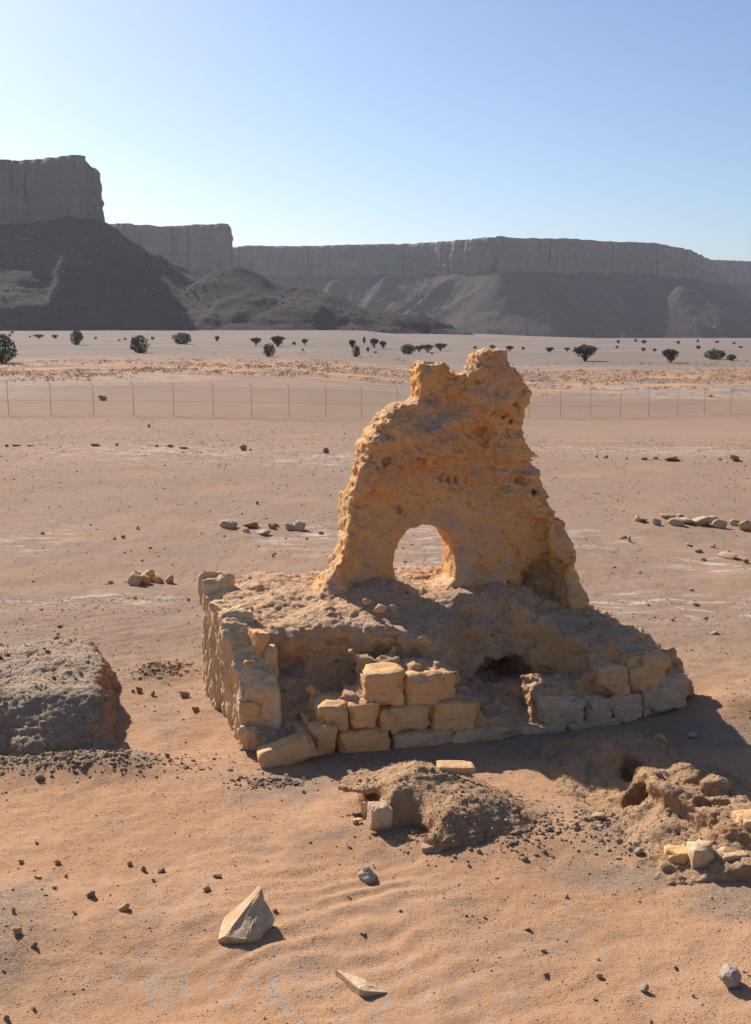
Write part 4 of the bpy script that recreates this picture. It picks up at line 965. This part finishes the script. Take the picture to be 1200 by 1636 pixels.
OCT = np.array([(1, 0, 0), (-1, 0, 0), (0, 1, 0), (0, -1, 0), (0, 0, 1), (0, 0, -1)], float)
OF = np.array([(0, 2, 4), (2, 1, 4), (1, 3, 4), (3, 0, 4), (2, 0, 5), (1, 2, 5), (3, 1, 5), (0, 3, 5)])
bm = bmesh.new(); bmesh.ops.create_icosphere(bm, subdivisions=1, radius=1.0); ICV = np.array([v.co for v in bm.verts]); ICF = np.array([[v.index for v in f.verts] for f in bm.faces]); bm.free()
def pebbles(name, P, size, m, seed, flat=.6, base=None, sink=.25):
    r = np.random.default_rng(seed); n = len(P); BV, BF = base or (ICV, ICF); k = len(BV)
    V = BV[None]*r.uniform(.55, 1.2, (n, k, 1))*np.array([[[1, .8, flat]]])*r.uniform(.6, 1.3, (n, 1, 3))
    a = r.uniform(0, 6.28, n); ca, sa = np.cos(a)[:, None], np.sin(a)[:, None]
    x = V[..., 0]*ca-V[..., 1]*sa; y = V[..., 0]*sa+V[..., 1]*ca
    V = np.stack([x, y, V[..., 2]+flat*(1-2*sink)*.5], -1)*size[:, None, None]+P[:, None]
    Fc = (BF[None]+(np.arange(n)*k)[:, None, None]).reshape(-1, 3)
    o = obj(name, mesh_np(name, V.reshape(-1, 3), Fc, False), m); o['kind'] = 'stuff'; return o
def scatter(n, y0, y1, seed, w=.42):
    r = np.random.default_rng(seed); y = np.sqrt(r.uniform(y0**2, y1**2, n)); x = r.uniform(-w, w, n)*y; return x, y, r
for j, (n, y0, y1, s0, m) in enumerate(((52000, 8.5, 24, .0072, 'pebble'), (18000, 8.5, 24, .0066, 'pebble_dark'), (6000, 8.5, 30, .008, 'pebble_pale'), (40000, 22, 65, .014, 'pebble'), (22000, 22, 75, .014, 'pebble_dark'), (5000, 22, 75, .014, 'pebble_pale'))):
    x, y, r = scatter(n, y0, y1, 30+j); g, dr, sa, cr, fa, oc = masks(x, y)
    cl = fbm(x, y, 0*x, 1.1, 3, 55+j)
    pdens = np.clip(.10+.75*g*S(cl, -.4, .5)+.9*dr*S(cl, -.5, .3)+.25*S(cl, .15, .5), 0, 1)*(1-.85*np.clip(cr, 0, 1))
    k = r.uniform(size=n) < pdens; x, y = x[k], y[k]
    s = s0*np.clip(r.lognormal(0, .55, len(x)), .4, 4.2)*(1+.3*S(y, 30, 60))
    pebbles('gravel', np.stack([x, y, ground_h(x, y)], 1), s, m, 60+j, base=(OCT, OF) if j > 2 else None)
r = np.random.default_rng(90)                                      # clods on the mounds' skirts
for j, (px, py, rx, ry, n, m) in enumerate(((100, 1225, 1.7, .35, 900, 'pebble_dark'), (760, 1330, 1.1, .6, 1100, 'pebble_dark'), (1020, 1320, .7, .7, 700, 'pebble'), (255, 1075, .45, .4, 350, 'pebble_dark'), (430, 1250, .5, .18, 200, 'pebble_dark'), (860, 1140, .5, .4, 120, 'pebble_dark'))):
    c = atz(px, py); x = c[0]+r.normal(0, .6, n)*rx; y = c[1]+r.normal(0, .6, n)*ry
    pebbles('soil_clods', np.stack([x, y, ground_h(x, y)], 1), .020*np.clip(r.lognormal(0, .5, n), .4, 3), m, 95+j)

# loose crumbs on the earthworks, part of each
def crumbs(host, name, n, size, m, seed, upmin=.35, zmax=9):
    me = host.data; k = len(me.vertices); co = np.empty(k*3, np.float32); me.vertices.foreach_get('co', co); co = co.reshape(-1, 3)
    no = np.empty(k*3, np.float32); me.vertices.foreach_get('normal', no); no = no.reshape(-1, 3)
    r = np.random.default_rng(seed); base = np.array(host.parent.location) if host.parent else np.array(host.location)
    cl = fbm(co[:, 0], co[:, 1], co[:, 2], 2.0, 3, seed); ok = np.nonzero((no[:, 2] > upmin) & (co[:, 2]+base[2] > -.02) & (cl > -.25))[0]
    P = co[r.choice(ok, n)]+r.normal(0, .01, (n, 3))*np.array([1, 1, 0])
    o = pebbles(name, P, size*np.clip(r.lognormal(0, .6, n), .4, 4), m, seed)
    if host.parent: o.parent = host.parent
    else: o.parent = host
for h_ in [o for o in COL.objects if o.type == 'MESH']:
    nm = h_.name.split('.')[0]
    if nm == 'podium': crumbs(h_, 'crumbs', 1800, .009, 'pebble', 301); crumbs(h_, 'crumbs', 300, .014, 'pebble_dark', 302)
    elif nm == 'wall_stump': crumbs(h_, 'crumbs', 2500, .008, 'pebble', 303, .2); crumbs(h_, 'crumbs', 900, .014, 'pebble_dark', 304, .2)
    elif nm == 'earth_core': crumbs(h_, 'crumbs', 2500, .008, 'pebble', 305, .25); crumbs(h_, 'crumbs', 500, .010, 'pebble_dark', 306, .25)

# ------------------------------------------------------------------ the dusty air
bm = bmesh.new(); bmesh.ops.create_cube(bm, size=1.0); hme = bpy.data.meshes.new('haze'); bm.to_mesh(hme); bm.free()
hz = bpy.data.objects.new('haze', hme); COL.objects.link(hz); hz['kind'] = 'stuff'
zlo, zhi = float(Zg.min())-1.0, 135.0
hz.scale = (9600, 5900, zhi-zlo); hz.location = (0, 2720, (zhi+zlo)/2)
m = bpy.data.materials.new('dusty_air'); m.use_nodes = True; nt = m.node_tree; nt.nodes.clear()
pv = nt.nodes.new('ShaderNodeVolumePrincipled'); pv.inputs['Color'].default_value = (.80, .83, .97, 1); pv.inputs['Density'].default_value = .000085; pv.inputs['Anisotropy'].default_value = .3
ou = nt.nodes.new('ShaderNodeOutputMaterial'); nt.links.new(pv.outputs[0], ou.inputs['Volume']); hme.materials.append(m)

# fallen boulders on the slopes
r = np.random.default_rng(77)
def slope_boulders(meshname, n, smin_, smax_, seed, box, zr):
    me = bpy.data.meshes[meshname]; k = len(me.vertices); co = np.empty(k*3, np.float32); me.vertices.foreach_get('co', co); co = co.reshape(-1, 3)
    cl = fbm(co[:, 0], co[:, 1], 0*co[:, 0], .035, 3, seed)
    ok = np.nonzero((co[:, 0] > box[0]) & (co[:, 0] < box[1]) & (co[:, 1] < box[2]) & (co[:, 2] > zr[0]) & (co[:, 2] < zr[1]) & (cl > .12))[0]
    P = co[r.choice(ok, n)]; pebbles('boulders', P, np.clip(r.lognormal(math.log(smin_), .5, n), smin_*.6, smax_), 'scree', seed, .7)
slope_boulders('mesa_slope', 420, .7, 2.2, 401, (-260, 110, 850), (-1, 70))
slope_boulders('escarpment_slope', 1100, 1.2, 4.5, 402, (-120, 620, 1700), (-16, 62))
